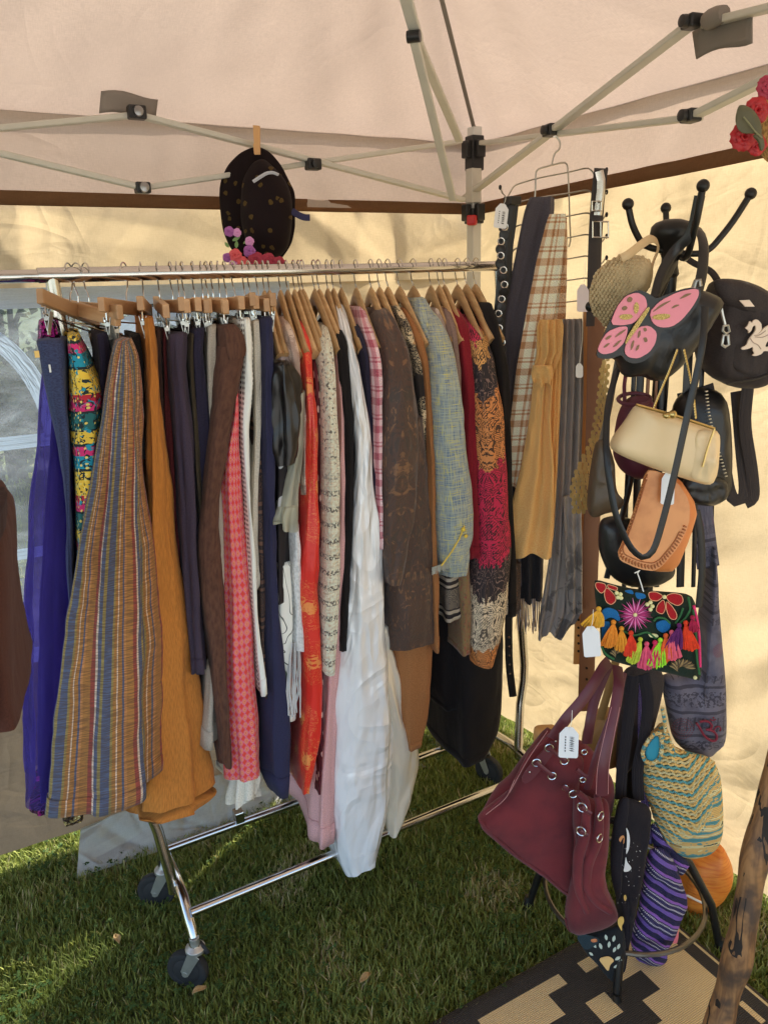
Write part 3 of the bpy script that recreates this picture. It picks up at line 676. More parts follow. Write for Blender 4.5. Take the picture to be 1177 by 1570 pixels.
def sheer(name, col, a, rough=.6):
    t = T(name); cc = t.mix(col, [q*.5 for q in col], t.nuv(30, 4, 4).step(.35, .7)); t.set('Base Color', cc); t.set('Roughness', rough)
    tl = t.n.new('ShaderNodeBsdfTranslucent'); t.l.new(cc.k, tl.inputs[0]); m0 = t.n.new('ShaderNodeMixShader'); m0.inputs[0].default_value = .45; t.l.new(t.b.outputs[0], m0.inputs[1]); t.l.new(tl.outputs[0], m0.inputs[2])
    tr = t.n.new('ShaderNodeBsdfTransparent'); tr.inputs[0].default_value = tuple(min(1, q*1.2+.35) for q in col)+(1,)
    lw = t.n.new('ShaderNodeLayerWeight'); lw.inputs[0].default_value = .35
    mx = t.n.new('ShaderNodeMixShader'); t.l.new((S(t, lw.outputs['Facing'])*.35+a).k, mx.inputs[0]); t.l.new(tr.outputs[0], mx.inputs[1]); t.l.new(m0.outputs[0], mx.inputs[2]); t.l.new(mx.outputs[0], t.out.inputs[0]); return t.mat
def sequin(name, c1, c2):
    t = T(name); d, a, b = t.voro(160, 160); col = t.mix(c1, c2, a.step(.55, .75)); return t.done(col, .25, a*2+d, 1., .01, metal=.5)
def stripes_m():
    t = T('ikat_stripe'); u, v = t.uv(); w_ = (t.nuv(4, 3, 2)-.5)*.006; s = ((u+w_)*9.6).fract()
    bl, ol, wh, ru, br = c(74, 84, 108), c(140, 122, 70), c(206, 182, 160), c(140, 62, 52), c(158, 108, 54)
    col = t.ramp(s, [(0, bl), (.13, ol), (.2, bl), (.29, wh), (.335, ru), (.43, br), (.6, c(176, 120, 70)), (.66, bl), (.70, br), (.80, wh), (.825, br), (.9, ol), (.95, bl)])
    sl = t.nuv(25, 420, 3, 5.).step(.42, .62); col = t.mix(col, c(60, 42, 34), (1-sl)*.6); col = t.mix(col, c(200, 150, 80), t.nuv(40, 700, 2, 1.).step(.6, .75)*.25)
    return t.done(col, .88, t.nuv(60, 600, 3), .35, .003, sheen=.1)
def diamond_m():
    t = T('diamond_print'); u, v = t.uv(); a = (u*62).fract()-.5; b = (v*48).fract()-.5; d = a.abs()+b.abs()
    a2 = (u*124).fract()-.5; b2 = (v*96).fract()-.5; d2 = a2.abs()+b2.abs()
    col = t.mix(c(204, 62, 52), c(236, 166, 120), (d2 < .2)); col = t.mix(col, c(236, 176, 130), (d < .46)); col = t.mix(col, c(200, 54, 48), (d < .39)); col = t.mix(col, c(236, 160, 124), (d < .26)); col = t.mix(col, c(190, 50, 54), (d < .15))
    col = t.mix(col, c(190, 84, 140), ((d - .5).abs() < .06)); return t.done(col, .9, weave(t), .15, .001, sheen=.1)
def eleph_m():
    t = T('elephant_band_print'); u, v = t.uv(); s = (v*5.2).fract()
    tea, yel, mag, blk, red = c(24, 128, 150), c(224, 176, 60), c(190, 40, 100), c(24, 36, 40), c(170, 30, 50)
    col = t.ramp(s, [(0, mag), (.09, blk), (.12, yel), (.24, blk), (.26, c(30, 90, 90)), (.42, blk), (.44, mag), (.53, red), (.6, yel), (.84, blk), (.87, tea)])
    n = t.nuv(130, 90, 2, 3., 1.); col = t.mix(col, blk, (n > .56)); d = t.voro(150, 100); col = t.mix(col, c(230, 190, 100), (d[0] < .24)*(d[1] > .55)); n2 = t.nuv(110, 80, 2, 8., 1.); col = t.mix(col, tea, (n2 > .62)); return t.done(col, .85, t.nuv(20, 6, 3), .4, .004)
def plaid_m(name, base, c1, c2, f):
    t = T(name); u, v = t.uv()
    def band(q): 
        x = (q*f).fract(); return ((x-.3).abs() < .13)*.55 + ((x-.68).abs() < .035)*.6 + ((x-.82).abs() < .03)*.5
    k = t.nuv(900, 300, 1).step(.4, .6)*.3 + t.nuv(300, 900, 1, 3.).step(.4, .6)*.3
    bu, bv = band(u), band(v); col = t.mix(base, c1, bu*1.0); col = t.mix(col, c1, bv*1.0); col = t.mix(col, c2, (bu*bv*1.4).sat()); col = t.mix(col, [q*.6 for q in c1], k*(bu+bv)*.5)
    return t.done(col, .95, weave(t, 300), .5, .002, sheen=.3)
def tweed_m():
    t = T('blue_yellow_tweed'); a = t.nuv(420, 18, 3).step(.4, .62); b = t.nuv(18, 420, 3, 3.).step(.4, .62); d = t.nuv(300, 30, 2, 7.).step(.55, .68); e = t.nuv(30, 300, 2, 9.).step(.55, .68)
    col = t.mix(c(150, 160, 150), c(84, 108, 140), a); col = t.mix(col, c(180, 186, 170), b*.6); col = t.mix(col, c(206, 196, 96), d*.7); col = t.mix(col, c(200, 192, 100), e*.7); return t.done(col, .95, a+b+weave(t, 150)*.3, .6, .003, sheen=.4)
def brocade_m(name, base, lo, hi, f=9., amt=.7, rough=.6):
    t = T(name); u, v = t.uv(); x = (u*f).tri(.5)
    q = t.vec(x*2.2, v*f*.9, 1.7); n = t.noise(1.6, 2, q, 1.6); ln = ((n*7).fract()-.5).abs(); fl = t.noise(2.6, 4, q, 2.4)
    col = t.mix(base, lo, (ln < .13)*amt); col = t.mix(col, hi, fl.step(.56, .66)*amt*.8); col = t.mix(col, [p*.6 for p in base], t.nuv(3, 2, 3, 4.).step(.5, .75)*.5)
    return t.done(col, rough, fl*1.5+ln, .5, .002, sheen=.2)
def floral_m(name, base, hi, f=8., th=.24, rough=.45, leaf=None, sc2=9.):
    t = T(name); u, v = t.uv(); n = t.noise(1., 4, t.vec(u*f*sc2, v*f*sc2, 2.)); d, a, b = t.voro(f, f*.8); k = (d + (n-.5)*.9)
    col = t.mix(base, hi, (k < th)*(n > .42)); vn = t.noise(1., 2, t.vec(u*f*5, v*f*5, 6.), 2.2); col = t.mix(col, leaf or hi, ((((vn*5).fract()-.5).abs() < .1)*(d < .55))*.8)
    return t.done(col, rough, n, .3, .002, sheen=.1, spec=.5)
def dots_m(name, base, hi, f=30., r_=.2):
    t = T(name); d, a, b = t.voro(f, f*.75, rand=.75); col = t.mix(base, hi, (d < r_)); return t.done(col, .8, t.nuv(20, 8, 3), .4, .004)
def boucle_m():
    t = T('cream_boucle'); u, v = t.uv(); n = t.nuv(160, 160, 3); s = (v*27).fract(); blk = ((s-.5).abs() < .17)*(t.nuv(260, 150, 3, 4.) > .5)
    top = v.step(1.17, 1.32); sp = (t.nuv(120, 110, 3, 8.) > .6)*top; lace = ((u*75).fract()-.5).abs()
    col = t.mix(c(240, 216, 190), c(190, 160, 130), n.step(.35, .7)*.6+(lace < .1)*.25); col = t.mix(col, c(52, 44, 40), (blk*(1-top)).mx(sp)*.85); return t.done(col, .95, n*2+((s-.5).abs())*1.5, .9, .006, sheen=.3)
def kimono_m():
    t = T('patchwork_print'); u, v = t.uv(); x = (u*10).tri(.5)
    w1 = t.noise(1.7, 2, t.vec(x*3, v*10, 1.), 1.4); li = ((w1*8).fract()-.5).abs(); st = (((u*3+v*2)*60).fract()-.5).abs(); st2 = (((u*2-v*3)*60).fract()-.5).abs()
    z = v+(w1-.5)*.09+x*.10-.02
    base = t.ramp((z-.55)/1.05, [(0, c(196, 124, 66)), (.155, c(206, 188, 160)), (.30, c(40, 32, 34)), (.385, c(186, 36, 72)), (.635, c(196, 128, 74)), (.80, c(40, 34, 38)), (.88, c(200, 150, 90)), (.93, c(178, 40, 76))])
    ink = ((li < .15)+(st < .16)*(w1 > .52)+(st2 < .16)*(w1 < .40)).sat(); dark = (((z-.55)/1.05-.343).abs() < .042)._m('MAXIMUM', ((((z-.55)/1.05-.84).abs()) < .04))
    col = t.mix(base, c(30, 22, 24), ink*(1-dark)*.92); col = t.mix(col, c(150, 120, 110), (li < .09)*dark*.6)
    return t.done(col, .8, t.nuv(25, 6, 3), .4, .004)
def ethnic_m(name, base, hi):
    t = T(name); u, v = t.uv(); s = (v*11).fract(); d, a, b = t.voro(60, 50, rand=.4); k = ((d*4).fract() < .4); li = ((s-.1).abs() < .05)+((s-.9).abs() < .04)
    return t.done(t.mix(base, hi, (k*(s > .2)*(s < .8)*.75+li).sat()*.8), .85, t.nuv(20, 6, 3), .4, .004)
def leafp_m():
    t = T('leaf_print'); u, v = t.uv(); d, a, b = t.voro(13, 7); vn = t.noise(1., 1, t.vec(u*9, v*5, 3.), 1.5); col = t.mix(c(216, 216, 204), c(90, 104, 88), (d < .34)*(a > .3)); col = t.mix(col, c(48, 52, 48), ((d < .3)*(a > .72)).sat()); col = t.mix(col, c(60, 66, 60), (((vn*5).fract()-.5).abs() < .03)); return t.done(col, .6, t.nuv(15, 5, 3), .5, .004)
def eyelet_m():
    t = T('white_eyelet'); u, v = t.uv(); a = (u*95).fract()-.5; b = (v*95).fract()-.5; h = ((a*a+b*b) < .09)*(((u*12).fract()-.5).abs() < .22); col = t.mix(c(226, 218, 204), c(50, 42, 38), h); return t.done(col, .9, t.nuv(150, 150, 3), .5, .003)
def satin_m():
    t = T('white_satin'); col = t.mix(c(250, 246, 250), c(232, 214, 216), t.nuv(5, 2, 3).step(.45, .7)); b = t.nuv(7, 2.0, 2, 1., 1.6)*1.2 + t.nuv(24, 10, 2, 5., 1.)*.16
    t.set('Anisotropic', .5); rd = lambda a, q, z: (1-((t.nuv(a, q, 1, z, 1.2)-.5)*7).abs()).sat()
    return t.done(col, .24, b+rd(9, 2.2, 3.)*.35+rd(5, 6, 7.)*.2, .9, .022, spec=1.0, Coat_Weight=.7, Coat_Roughness=.22)
satin = satin_m()
MUST, NAVY = cloth('mustard_linen', c(182, 116, 52), None, (60., 9.)), cloth('navy_cloth', c(44, 44, 70))
DNAVY, PNAVY = cloth('dark_navy', c(38, 34, 52)), cloth('plum_navy', c(62, 52, 66))
BLK = cloth('black_cloth', c(26, 22, 22), wr=.6); DBR = cloth('brown_linen', c(88, 60, 48), c(70, 46, 38), (40., 8.)); CAR = cloth('caramel_suede', c(148, 98, 58))
OFFW, LGREY = cloth('off_white', c(196, 188, 174)), cloth('lilac_grey', c(170, 158, 158)); MAR = cloth('maroon', c(88, 34, 36)); DRED = cloth('dark_red', c(124, 26, 38))
PINK = cloth('dusty_pink', c(206, 158, 156)); CREAM = sheer('cream_chiffon', c(228, 214, 192), .72); GREYL = floral_m('grey_lace', c(140, 124, 118), c(190, 176, 166), 26, .3, .9)
BSAT = T('black_satin').done(c(24, 20, 20), .3); 

G_ = garment
# ---- left half: skirts and trousers on clip hangers
gA = thing('sheer_dress', 'sheer violet dress with purple sequin trim at the far left of the rack', 'dress', atY(90, 1240, YB), GAR)
G_('skirt', '', '', [(545, 66, 100), (620, 56, 112), (800, 42, 128), (950, 36, 132), (1060, 34, 128), (1150, 37, 122), (1240, 42, 112)], sheer('violet_chiffon', c(92, 76, 158), .30), gA, hw=.10, folds=(7, .55), seed=3)
G_('lining', '', '', [(560, 84, 100), (700, 74, 114), (900, 64, 118), (1100, 60, 116), (1232, 62, 108)], cloth('violet_lining', c(56, 42, 108)), gA, hw=.07, folds=(5, .5), seed=4)
SEQ = sequin('purple_sequins', c(70, 20, 70), c(190, 50, 150)); G_('sequin_trim', '', '', [(492, 58, 82), (505, 56, 88), (528, 58, 90)], SEQ, gA, hw=.05, seed=5, wrk=.006, m=10); G_('sequin_hem', '', '', [(1232, 43, 110), (1241, 44, 110), (1247, 46, 104)], SEQ, gA, hw=.09, seed=3, m=8, wrk=.006)
gB = thing('denim_trousers', 'dark blue trousers with brass zip fly folded over their clip hanger', 'trousers', atY(110, 840, YB), GAR)
DEN = cloth('indigo_denim', c(58, 66, 96), c(44, 48, 72))
G_('leg', '', '', [(522, 50, 98), (560, 56, 101), (610, 66, 103), (660, 82, 105), (740, 94, 107), (850, 100, 110), (1100, 104, 124), (1215, 92, 118)], DEN, gB, hw=.14, folds=(4, .3), seed=8)
p0 = atY(56, 540, YB-.148); p1 = atY(62, 546, YB-.148)
mb = MB(); mb.box(atY(57, 543, YB-.15), (.008, .004, .012)); mb.build('clasp', plain('brass', (.55, .36, .12), .35, .9), gB, smooth=False); mb = MB(); mb.box(atY(77, 565, YB-.147), (.003, .003, .014)); mb.build('zip_pull', ZINC, gB, smooth=False)
gC = thing('beaded_scarf', 'blue cloth with gold beaded hem below the striped skirt', 'scarf', atY(120, 1262, YB), GAR)
G_('drape', '', '', [(1000, 100, 130), (1150, 92, 126), (1240, 90, 128)], cloth('slate_blue', c(92, 96, 128)), gC, hw=.13, seed=9, folds=(6, .5)); G_('beaded_hem', '', '', [(1238, 88, 128), (1252, 87, 130), (1266, 92, 126)], sequin('gold_beads', c(90, 74, 60), c(214, 190, 130)), gC, hw=.132, seed=9, m=10, wrk=.005)
G_('printed_tunic', 'teal, yellow and magenta elephant print tunic beside the blue trousers', 'tunic', [(514, 100, 116), (530, 99, 124), (600, 102, 158), (700, 107, 150), (800, 112, 138), (880, 114, 130)], eleph_m(), hw=.15, folds=(4, .25), seed=10)
G_('dark_camisole', 'dark navy satin camisole between the printed tunic and striped skirt', 'top', [(512, 140, 166), (550, 144, 170), (640, 146, 160), (800, 148, 156)], DNAVY, hw=.16, yc=YB+.05, seed=11)
G_('striped_skirt', 'flared woven skirt with rust, blue and gold stripes', 'skirt', [(522, 176, 194), (545, 168, 203), (600, 158, 209), (700, 142, 217), (800, 124, 226), (900, 108, 236), (1000, 98, 243), (1100, 88, 250), (1236, 78, 254)], stripes_m(), hw=.195, folds=(6, .3), seed=12, m=64, n=110, hemj=.014, wrk=.010)
G_('dark_skirt', 'black skirt just behind the striped skirt', 'skirt', [(515, 196, 212), (560, 204, 216), (700, 211, 219)], BLK, hw=.11, seed=13)
gM = thing('mustard_trousers', 'long mustard linen trousers right of the striped skirt', 'trousers', atY(250, 1258, YB), GAR)
G_('leg', '', '', [(488, 217, 229), (515, 217, 234), (600, 219, 242), (700, 222, 253), (800, 222, 266), (950, 222, 284), (1080, 220, 301), (1180, 214, 315), (1238, 205, 323)], MUST, gM, hw=.14, folds=(5, .28), seed=14, m=64, wrk=.009)
G_('hem', '', '', [(1237, 203, 324), (1244, 201, 325), (1254, 200, 326)], MUST, gM, hw=.144, folds=(5, .28), seed=14, m=8, hemj=.01)
mb = MB(); 
for i_, (nm, lab, xs, mt, top, bot, fl) in enumerate((
    ('brown_trousers', 'dark brown ribbed trousers just right of the mustard pair', (231, 247), cloth('dark_umber', c(60, 40, 34)), 505, 900, 20),
    ('maroon_trousers', 'maroon trousers between dark brown and plum ones', (244, 254), MAR, 508, 960, 26),
    ('plum_trousers', 'plum navy trousers with gathered elastic waist', (251, 284), PNAVY, 512, 1034, 30),
    ('olive_trousers', 'dark olive trousers squeezed between two navy pairs', (281, 296), cloth('dark_olive', c(58, 50, 38)), 512, 980, 20),
    ('midnight_trousers', 'midnight blue trousers left of the pale grey pair', (287, 312), DNAVY, 504, 1034, 14),
    ('pale_trousers', 'pale grey trousers left of the wide brown linen pair', (309, 328), cloth('stone', c(168, 158, 144)), 500, 1146, -4))):
    a, b = xs; w_ = b-a
    G_(nm, lab, 'trousers', [(top, a+2, b-1), (top+30, a, b), (top+32, a+1, b-2), (700, a+(12 if i_ == 2 else 6)+fl*.1, b+8+fl*.1), (880, a+20+fl*.2, b+14+fl*.2), (bot, a+34+fl*.1 if i_ != 5 else a-6, b+fl*.9 if i_ != 5 else b-2)], mt, hw=.15 if i_ in (2,) else .10 if i_ < 2 else .135, folds=(6, .4), seed=20+i_)
gW = thing('brown_linen_trousers', 'brown linen trousers with gathered waist sagging sideways', 'trousers', atY(330, 1180, YB), GAR)
G_('waistband', '', '', [(500, 326, 362), (512, 325, 374), (535, 326, 377), (548, 332, 372)], DBR, gW, hw=.17, folds=(14, .35), seed=31, m=14, wrk=.006)
G_('leg', '', '', [(530, 324, 374), (600, 317, 364), (690, 309, 347), (770, 302, 333), (860, 294, 335), (960, 309, 344), (1060, 321, 347), (1170, 333, 349)], DBR, gW, hw=.165, folds=(3, .2), seed=32)
G_('leg', '', '', [(760, 306, 332), (900, 308, 342), (1000, 316, 346), (1180, 335, 351)], DBR, gW, hw=.14, folds=(3, .25), seed=33)
gD = thing('diamond_dress', 'coral dress with small diamond print and white lace hem', 'dress', atY(375, 1230, YB), GAR)
G_('body', '', '', [(600, 352, 360), (640, 346, 363), (690, 336, 364), (760, 334, 368), (960, 340, 386), (1100, 344, 395), (1200, 347, 399)], diamond_m(), gD, hw=.155, folds=(4, .3), seed=34, m=60, n=96)
G_('lace_hem', '', '', [(1180, 354, 397), (1200, 356, 399), (1234, 358, 396)], cloth('lace_white', c(214, 206, 192)), gD, hw=.14, folds=(9, .5), seed=35, m=20, hemj=.012)
G_('eyelet_blouse', 'white blouse with rows of eyelet holes beside the coral dress', 'blouse', [(490, 361, 378), (520, 360, 383), (600, 362, 385), (650, 360, 378), (720, 364, 376), (900, 377, 390), (1066, 391, 401)], eyelet_m(), hw=.16, folds=(4, .4), seed=36)
G_('ivory_skirt', 'ivory skirt between the eyelet blouse and navy trousers', 'skirt', [(492, 379, 393), (600, 383, 396), (800, 380, 392), (900, 384, 394)], OFFW, hw=.14, seed=37)
G_('tapestry_skirt', 'dark skirt woven with a fine brown grid beside the navy trousers', 'skirt', [(560, 384, 397), (800, 386, 401), (1068, 398, 407)], ethnic_m('dark_grid', c(46, 38, 38), c(110, 80, 66)), hw=.135, seed=38)
G_('navy_trousers', 'long plain navy trousers right of the white eyelet blouse', 'trousers', [(488, 393, 411), (600, 393, 414), (800, 397, 418), (950, 399, 424), (1100, 400, 440), (1190, 402, 446), (1222, 412, 436)], NAVY, hw=.16, folds=(3, .2), seed=39)
# ---- middle: draped tops and dresses on wooden hangers
G_('leaf_skirt', 'white skirt printed with grey green leaves', 'skirt', [(860, 414, 446), (950, 414, 447), (1040, 416, 449), (1108, 418, 452)], leafp_m(), hw=.15, folds=(4, .3), seed=40)
gK = thing('satin_jacket', 'black satin jacket showing its pale grey lining', 'jacket', atY(430, 930, YB), GAR)
G_('lining', '', '', [(505, 418, 428, .06), (540, 415, 446, .12), (580, 415, 456, .16), (640, 420, 463, .165), (690, 436, 465, .165)], LGREY, gK, hw=.16, folds=(4, .3), seed=41, m=30)
G_('sleeve', '', '', [(556, 413, 436), (580, 413, 450), (640, 413, 459), (690, 414, 455), (715, 418, 444)], BSAT, gK, hw=.185, folds=(6, .5), seed=42, wrk=.016, m=40)
G_('body', '', '', [(660, 413, 440), (800, 414, 440), (900, 416, 438), (922, 417, 436)], dots_m('black_dotted', c(28, 22, 24), c(170, 170, 170), 12, .16), gK, hw=.15, seed=43, folds=(5, .4))
gR = thing('chiffon_blouse', 'cream chiffon blouse with layered ruffle cuff', 'blouse', atY(440, 810, YB), GAR)
G_('sleeve', '', '', [(600, 444, 462), (680, 440, 460), (760, 424, 452), (800, 416, 450)], CREAM, gR, hw=.17, folds=(7, .5), seed=44); G_('cuff_ruffle', '', '', [(772, 420, 452), (790, 414, 452), (812, 416, 448)], CREAM, gR, hw=.178, folds=(11, .5), seed=45, m=14, hemj=.012)
gS = thing('fringed_shawl', 'white lacy shawl with long knotted fringe beside the red dress', 'shawl', atY(450, 1100, YB), GAR)
G_('drape', '', '', [(800, 438, 450), (900, 440, 456), (1000, 443, 458)], cloth('white_knit', c(206, 206, 206), None, (20., 20.)), gS, hw=.16, folds=(5, .5), seed=46)
mb = MB(); rr = random.Random(5)
for k in range(16):
    x0 = 442+k*1.15; a = atY(x0, 985, YB-.165+rr.uniform(0, .03)); b = atY(x0+rr.uniform(-4, 5), 1060, YB-.168); d_ = atY(x0+rr.uniform(-5, 3), 1102-rr.uniform(0, 20), YB-.165); mb.tube([a, (a+b)/2+Vector((rr.uniform(-.004, .004), 0, 0)), b, d_], .0016, 5)
mb.build('fringe', cloth('white_knit', c(206, 206, 206)), gS)
G_('lace_cardigan', 'taupe lace cardigan left of the red floral dress', 'cardigan', [(487, 428, 436, .05), (505, 428, 446, .12), (545, 436, 452, .15), (640, 452, 462), (760, 456, 462)], floral_m('taupe_lace', c(150, 126, 114), c(196, 176, 160), 30, .32, .9), hw=.155, seed=47)
gQ = thing('red_dress', 'bright red satin dress with gold blossom print', 'dress', atY(470, 1222, YB), GAR)
REDM = floral_m('red_blossom', c(196, 34, 24), c(220, 130, 66), 12., .16, .38, c(206, 110, 60), 7.)
G_('body', '', '', [(492, 452, 464, .06), (510, 453, 470, .1), (560, 457, 473, .15), (650, 461, 478), (760, 458, 485), (860, 452, 488), (950, 449, 487), (1010, 454, 491), (1060, 456, 492), (1110, 453, 489), (1160, 450, 478), (1220, 455, 467)], REDM, gQ, hw=.175, folds=(3, .3), seed=48, m=64, wrk=.008)
G_('spotted_dress', 'burgundy dress with scattered pale petals behind the red one', 'dress', [(545, 470, 476, .1), (570, 472, 482), (700, 478, 486), (900, 480, 490), (1100, 478, 492), (1215, 478, 493)], dots_m('burgundy_petal', c(84, 26, 34), c(214, 180, 168), 34, .2), hw=.15, seed=49)
gN = thing('boucle_jacket', 'cream boucle knit jacket with black flecked bands', 'jacket', atY(500, 1036, YB), GAR); BOU = boucle_m()
G_('sleeve', '', '', [(500, 488, 498, .08), (515, 483, 504, .13), (560, 484, 508, .17), (640, 486, 512), (760, 487, 517), (900, 485, 517), (1036, 487, 508)], BOU, gN, hw=.195, yc=YB, folds=(2, .12), seed=50, m=60, wrk=.004)
G_('collar', '', '', [(497, 486, 494, .05), (512, 481, 492, .1), (560, 484, 492, .14)], BOU, gN, hw=.16, seed=51, m=14, folds=(9, .4))
G_('blush_dress', 'long dusty pink dress showing beneath the cream knit jacket', 'dress', [(540, 506, 513, .12), (620, 510, 520), (800, 512, 520), (950, 500, 516), (1100, 486, 512), (1300, 476, 506)], PINK, hw=.165, folds=(5, .4), seed=52)
G_('black_dress', 'narrow black dress between the knit jacket and white satin gown', 'dress', [(492, 506, 516, .06), (520, 509, 526, .14), (640, 516, 534), (800, 517, 532), (1000, 512, 524)], BLK, hw=.17, seed=53)
gV = thing('satin_gown', 'long white satin gown reaching almost to the grass', 'gown', atY(560, 1345, YB), GAR)
G_('bodice', '', '', [(468, 512, 522, .04), (490, 514, 530, .10), (540, 523, 540, .15), (600, 530, 552), (700, 533, 566), (800, 527, 577), (900, 519, 586), (1000, 510, 595), (1080, 506, 604), (1160, 503, 607), (1240, 502, 604), (1310, 506, 590), (1342, 520, 578)], satin, gV, hw=.19, folds=(6, .42), seed=54, m=80, n=120, wrk=.007, hemj=.008)
G_('train', '', '', [(960, 560, 592), (1060, 570, 612), (1140, 580, 637), (1200, 590, 637), (1262, 590, 620), (1284, 592, 602)], T('champagne_satin').done(c(226, 204, 188), .3, metal=.3), gV, hw=.15, folds=(4, .3), seed=55, wrk=.012)
G_('navy_blouse', 'navy blouse tucked right of the white satin gown', 'blouse', [(500, 536, 546, .1), (540, 546, 556, .15), (700, 556, 566), (850, 560, 568)], DNAVY, hw=.165, seed=56)
G_('pink_plaid_shirt', 'pink and white plaid shirt left of the brown brocade coat', 'shirt', [(472, 546, 556, .05), (500, 548, 564, .11), (540, 556, 576, .16), (600, 560, 579), (700, 562, 574), (840, 566, 574)], plaid_m('pink_plaid', c(222, 180, 182), c(172, 54, 78), c(140, 40, 64), 16), hw=.18, seed=57)
# ---- right half: jackets
BRO = brocade_m('brown_brocade', c(66, 44, 34), c(46, 40, 36), c(136, 96, 60), 8., .65)
gX = thing('brocade_coat', 'dark brown brocade coat with scrolling leaf pattern', 'coat', atY(620, 1000, YB), GAR)
G_('sleeve', '', '', [(475, 576, 592, .07), (490, 572, 606, .11), (530, 575, 622, .16), (600, 576, 634), (700, 571, 643), (800, 572, 640), (880, 578, 618), (900, 582, 608)], BRO, gX, hw=.205, folds=(2, .12), seed=58, m=60, n=96, wrk=.007)
G_('body', '', '', [(640, 590, 648), (760, 588, 654), (880, 588, 667), (960, 588, 668), (998, 588, 666)], BRO, gX, hw=.185, folds=(3, .16), seed=59, m=44, n=96, wrk=.006)
G_('collar', '', '', [(474, 572, 584, .04), (500, 570, 586, .08), (540, 572, 590, .12)], BRO, gX, hw=.14, seed=60, m=12)
G_('tan_dress', 'plain tan dress hanging below the brocade coat', 'dress', [(940, 592, 664), (1000, 592, 664), (1080, 596, 660), (1120, 600, 652), (1150, 612, 640)], CAR, hw=.16, folds=(3, .18), seed=61)
G_('scroll_blouse', 'black blouse with cream scroll print behind the brocade coat', 'blouse', [(470, 600, 608, .06), (500, 606, 622, .12), (560, 622, 640, .15), (640, 634, 644), (800, 640, 648)], floral_m('black_scroll', c(30, 24, 22), c(196, 176, 140), 16, .2, .8), hw=.165, seed=62)
G_('suede_jacket', 'caramel suede jacket left of the blue tweed jacket', 'jacket', [(474, 611, 620, .05), (500, 620, 636, .12), (550, 634, 650, .16), (700, 644, 656), (900, 650, 662), (1000, 652, 664)], CAR, hw=.18, seed=63, folds=(3, .2))
gT = thing('tweed_jacket', 'pale blue and yellow tweed jacket with frayed edges', 'jacket', atY(690, 890, YB), GAR); TWE = tweed_m()
G_('sleeve', '', '', [(472, 644, 656, .06), (490, 646, 674, .11), (530, 650, 690, .165), (600, 652, 701), (700, 653, 712), (790, 657, 720), (836, 660, 721), (868, 664, 708)], TWE, gT, hw=.205, folds=(2, .1), seed=64, m=60, wrk=.005)
G_('body', '', '', [(560, 656, 690), (760, 660, 712), (860, 664, 716), (888, 668, 708)], TWE, gT, hw=.185, seed=65, folds=(3, .15))
G_('collar', '', '', [(458, 636, 650, .05), (480, 634, 656, .09), (520, 640, 660, .12)], TWE, gT, hw=.13, seed=66, m=14, wrk=.008)
mb = MB(); rr = random.Random(9)
for k in range(150):
    s_ = k/150; px = 662+s_*50; py = 870-6*math.sin(s_*3)+(-30*(s_**3)); a = atY(px, py, YB-.203+rr.uniform(0, .03)); mb.tube([a, a+Vector((rr.uniform(-.005, .006), rr.uniform(-.006, .003), -rr.uniform(.008, .02)))], .0007, 4, cap=False)
mb.build('frayed_edge', cloth('tweed_yarn', c(196, 196, 182)), gT); mb = MB(); mb.ball(atY(710, 812, YB-.215), .006, 10); mb.ball(atY(714, 822, YB-.213), .005, 10); mb.build('button', plain('yellow_button', c(214, 180, 60), .4), gT)
mb = MB(); mb.tube([atY(x_, y_, YB-.212) for x_, y_ in ((676, 868), (692, 846), (704, 826), (712, 806))], .002, 6); mb.build('braid', plain('yellow_button', c(214, 180, 60), .4), gT)
for i_, (nm, lab, xs, mt, fl) in enumerate((('grey_lace_blouse', 'grey lace top right of the tweed jacket', (664, 680), GREYL, 20), ('taupe_top', 'taupe top left of the dark red blouse', (676, 692), cloth('taupe', c(128, 106, 98)), 16), ('red_blouse', 'dark red blouse left of the patchwork print kimono', (690, 714), DRED, 6))):
    a, b = xs; G_(nm, lab, 'top', [(474, a-2, a+8, .06), (500, a, b, .12), (560, a+6, b+4, .16), (700, a+14, b+6), (860, a+16, b+6)], mt, hw=.175, seed=70+i_)
G_('print_blouse', 'black blouse with white border print under the tweed jacket', 'blouse', [(820, 666, 704), (900, 667, 706), (950, 668, 710)], ethnic_m('ethnic_bw', c(34, 28, 30), c(170, 158, 140)), hw=.165, seed=74, folds=(4, .2))
G_('olive_print_scarf', 'olive and red paisley cloth between black trousers and kimono', 'scarf', [(860, 690, 712), (950, 692, 714), (1005, 692, 711)], brocade_m('olive_paisley', c(120, 100, 60), c(140, 34, 50), c(34, 28, 26), 16.), hw=.175, seed=75, folds=(4, .2))
KIM = kimono_m(); gP = thing('print_kimono', 'patchwork print kimono in orange, crimson and black', 'kimono', atY(745, 1028, YB), GAR)
G_('sleeve', '', '', [(488, 706, 720, .06), (505, 706, 738, .12), (550, 712, 752, .16), (640, 716, 764), (740, 720, 771), (850, 722, 774), (940, 716, 770), (1000, 716, 756), (1028, 722, 746)], KIM, gP, hw=.195, folds=(3, .22), seed=76, m=70, n=96)
G_('body', '', '', [(600, 706, 740), (800, 714, 768), (952, 712, 771)], KIM, gP, hw=.165, folds=(5, .3), seed=77); G_('collar', '', '', [(484, 702, 714, .05), (520, 704, 724, .1), (640, 714, 730, .13), (780, 716, 728, .14)], KIM, gP, hw=.15, seed=78, m=24)
G_('black_trousers', 'long black trousers hanging below the patchwork kimono', 'trousers', [(880, 690, 772), (960, 692, 774), (1060, 694, 774), (1140, 696, 770), (1172, 698, 746)], BLK, hw=.14, folds=(3, .14), seed=79)
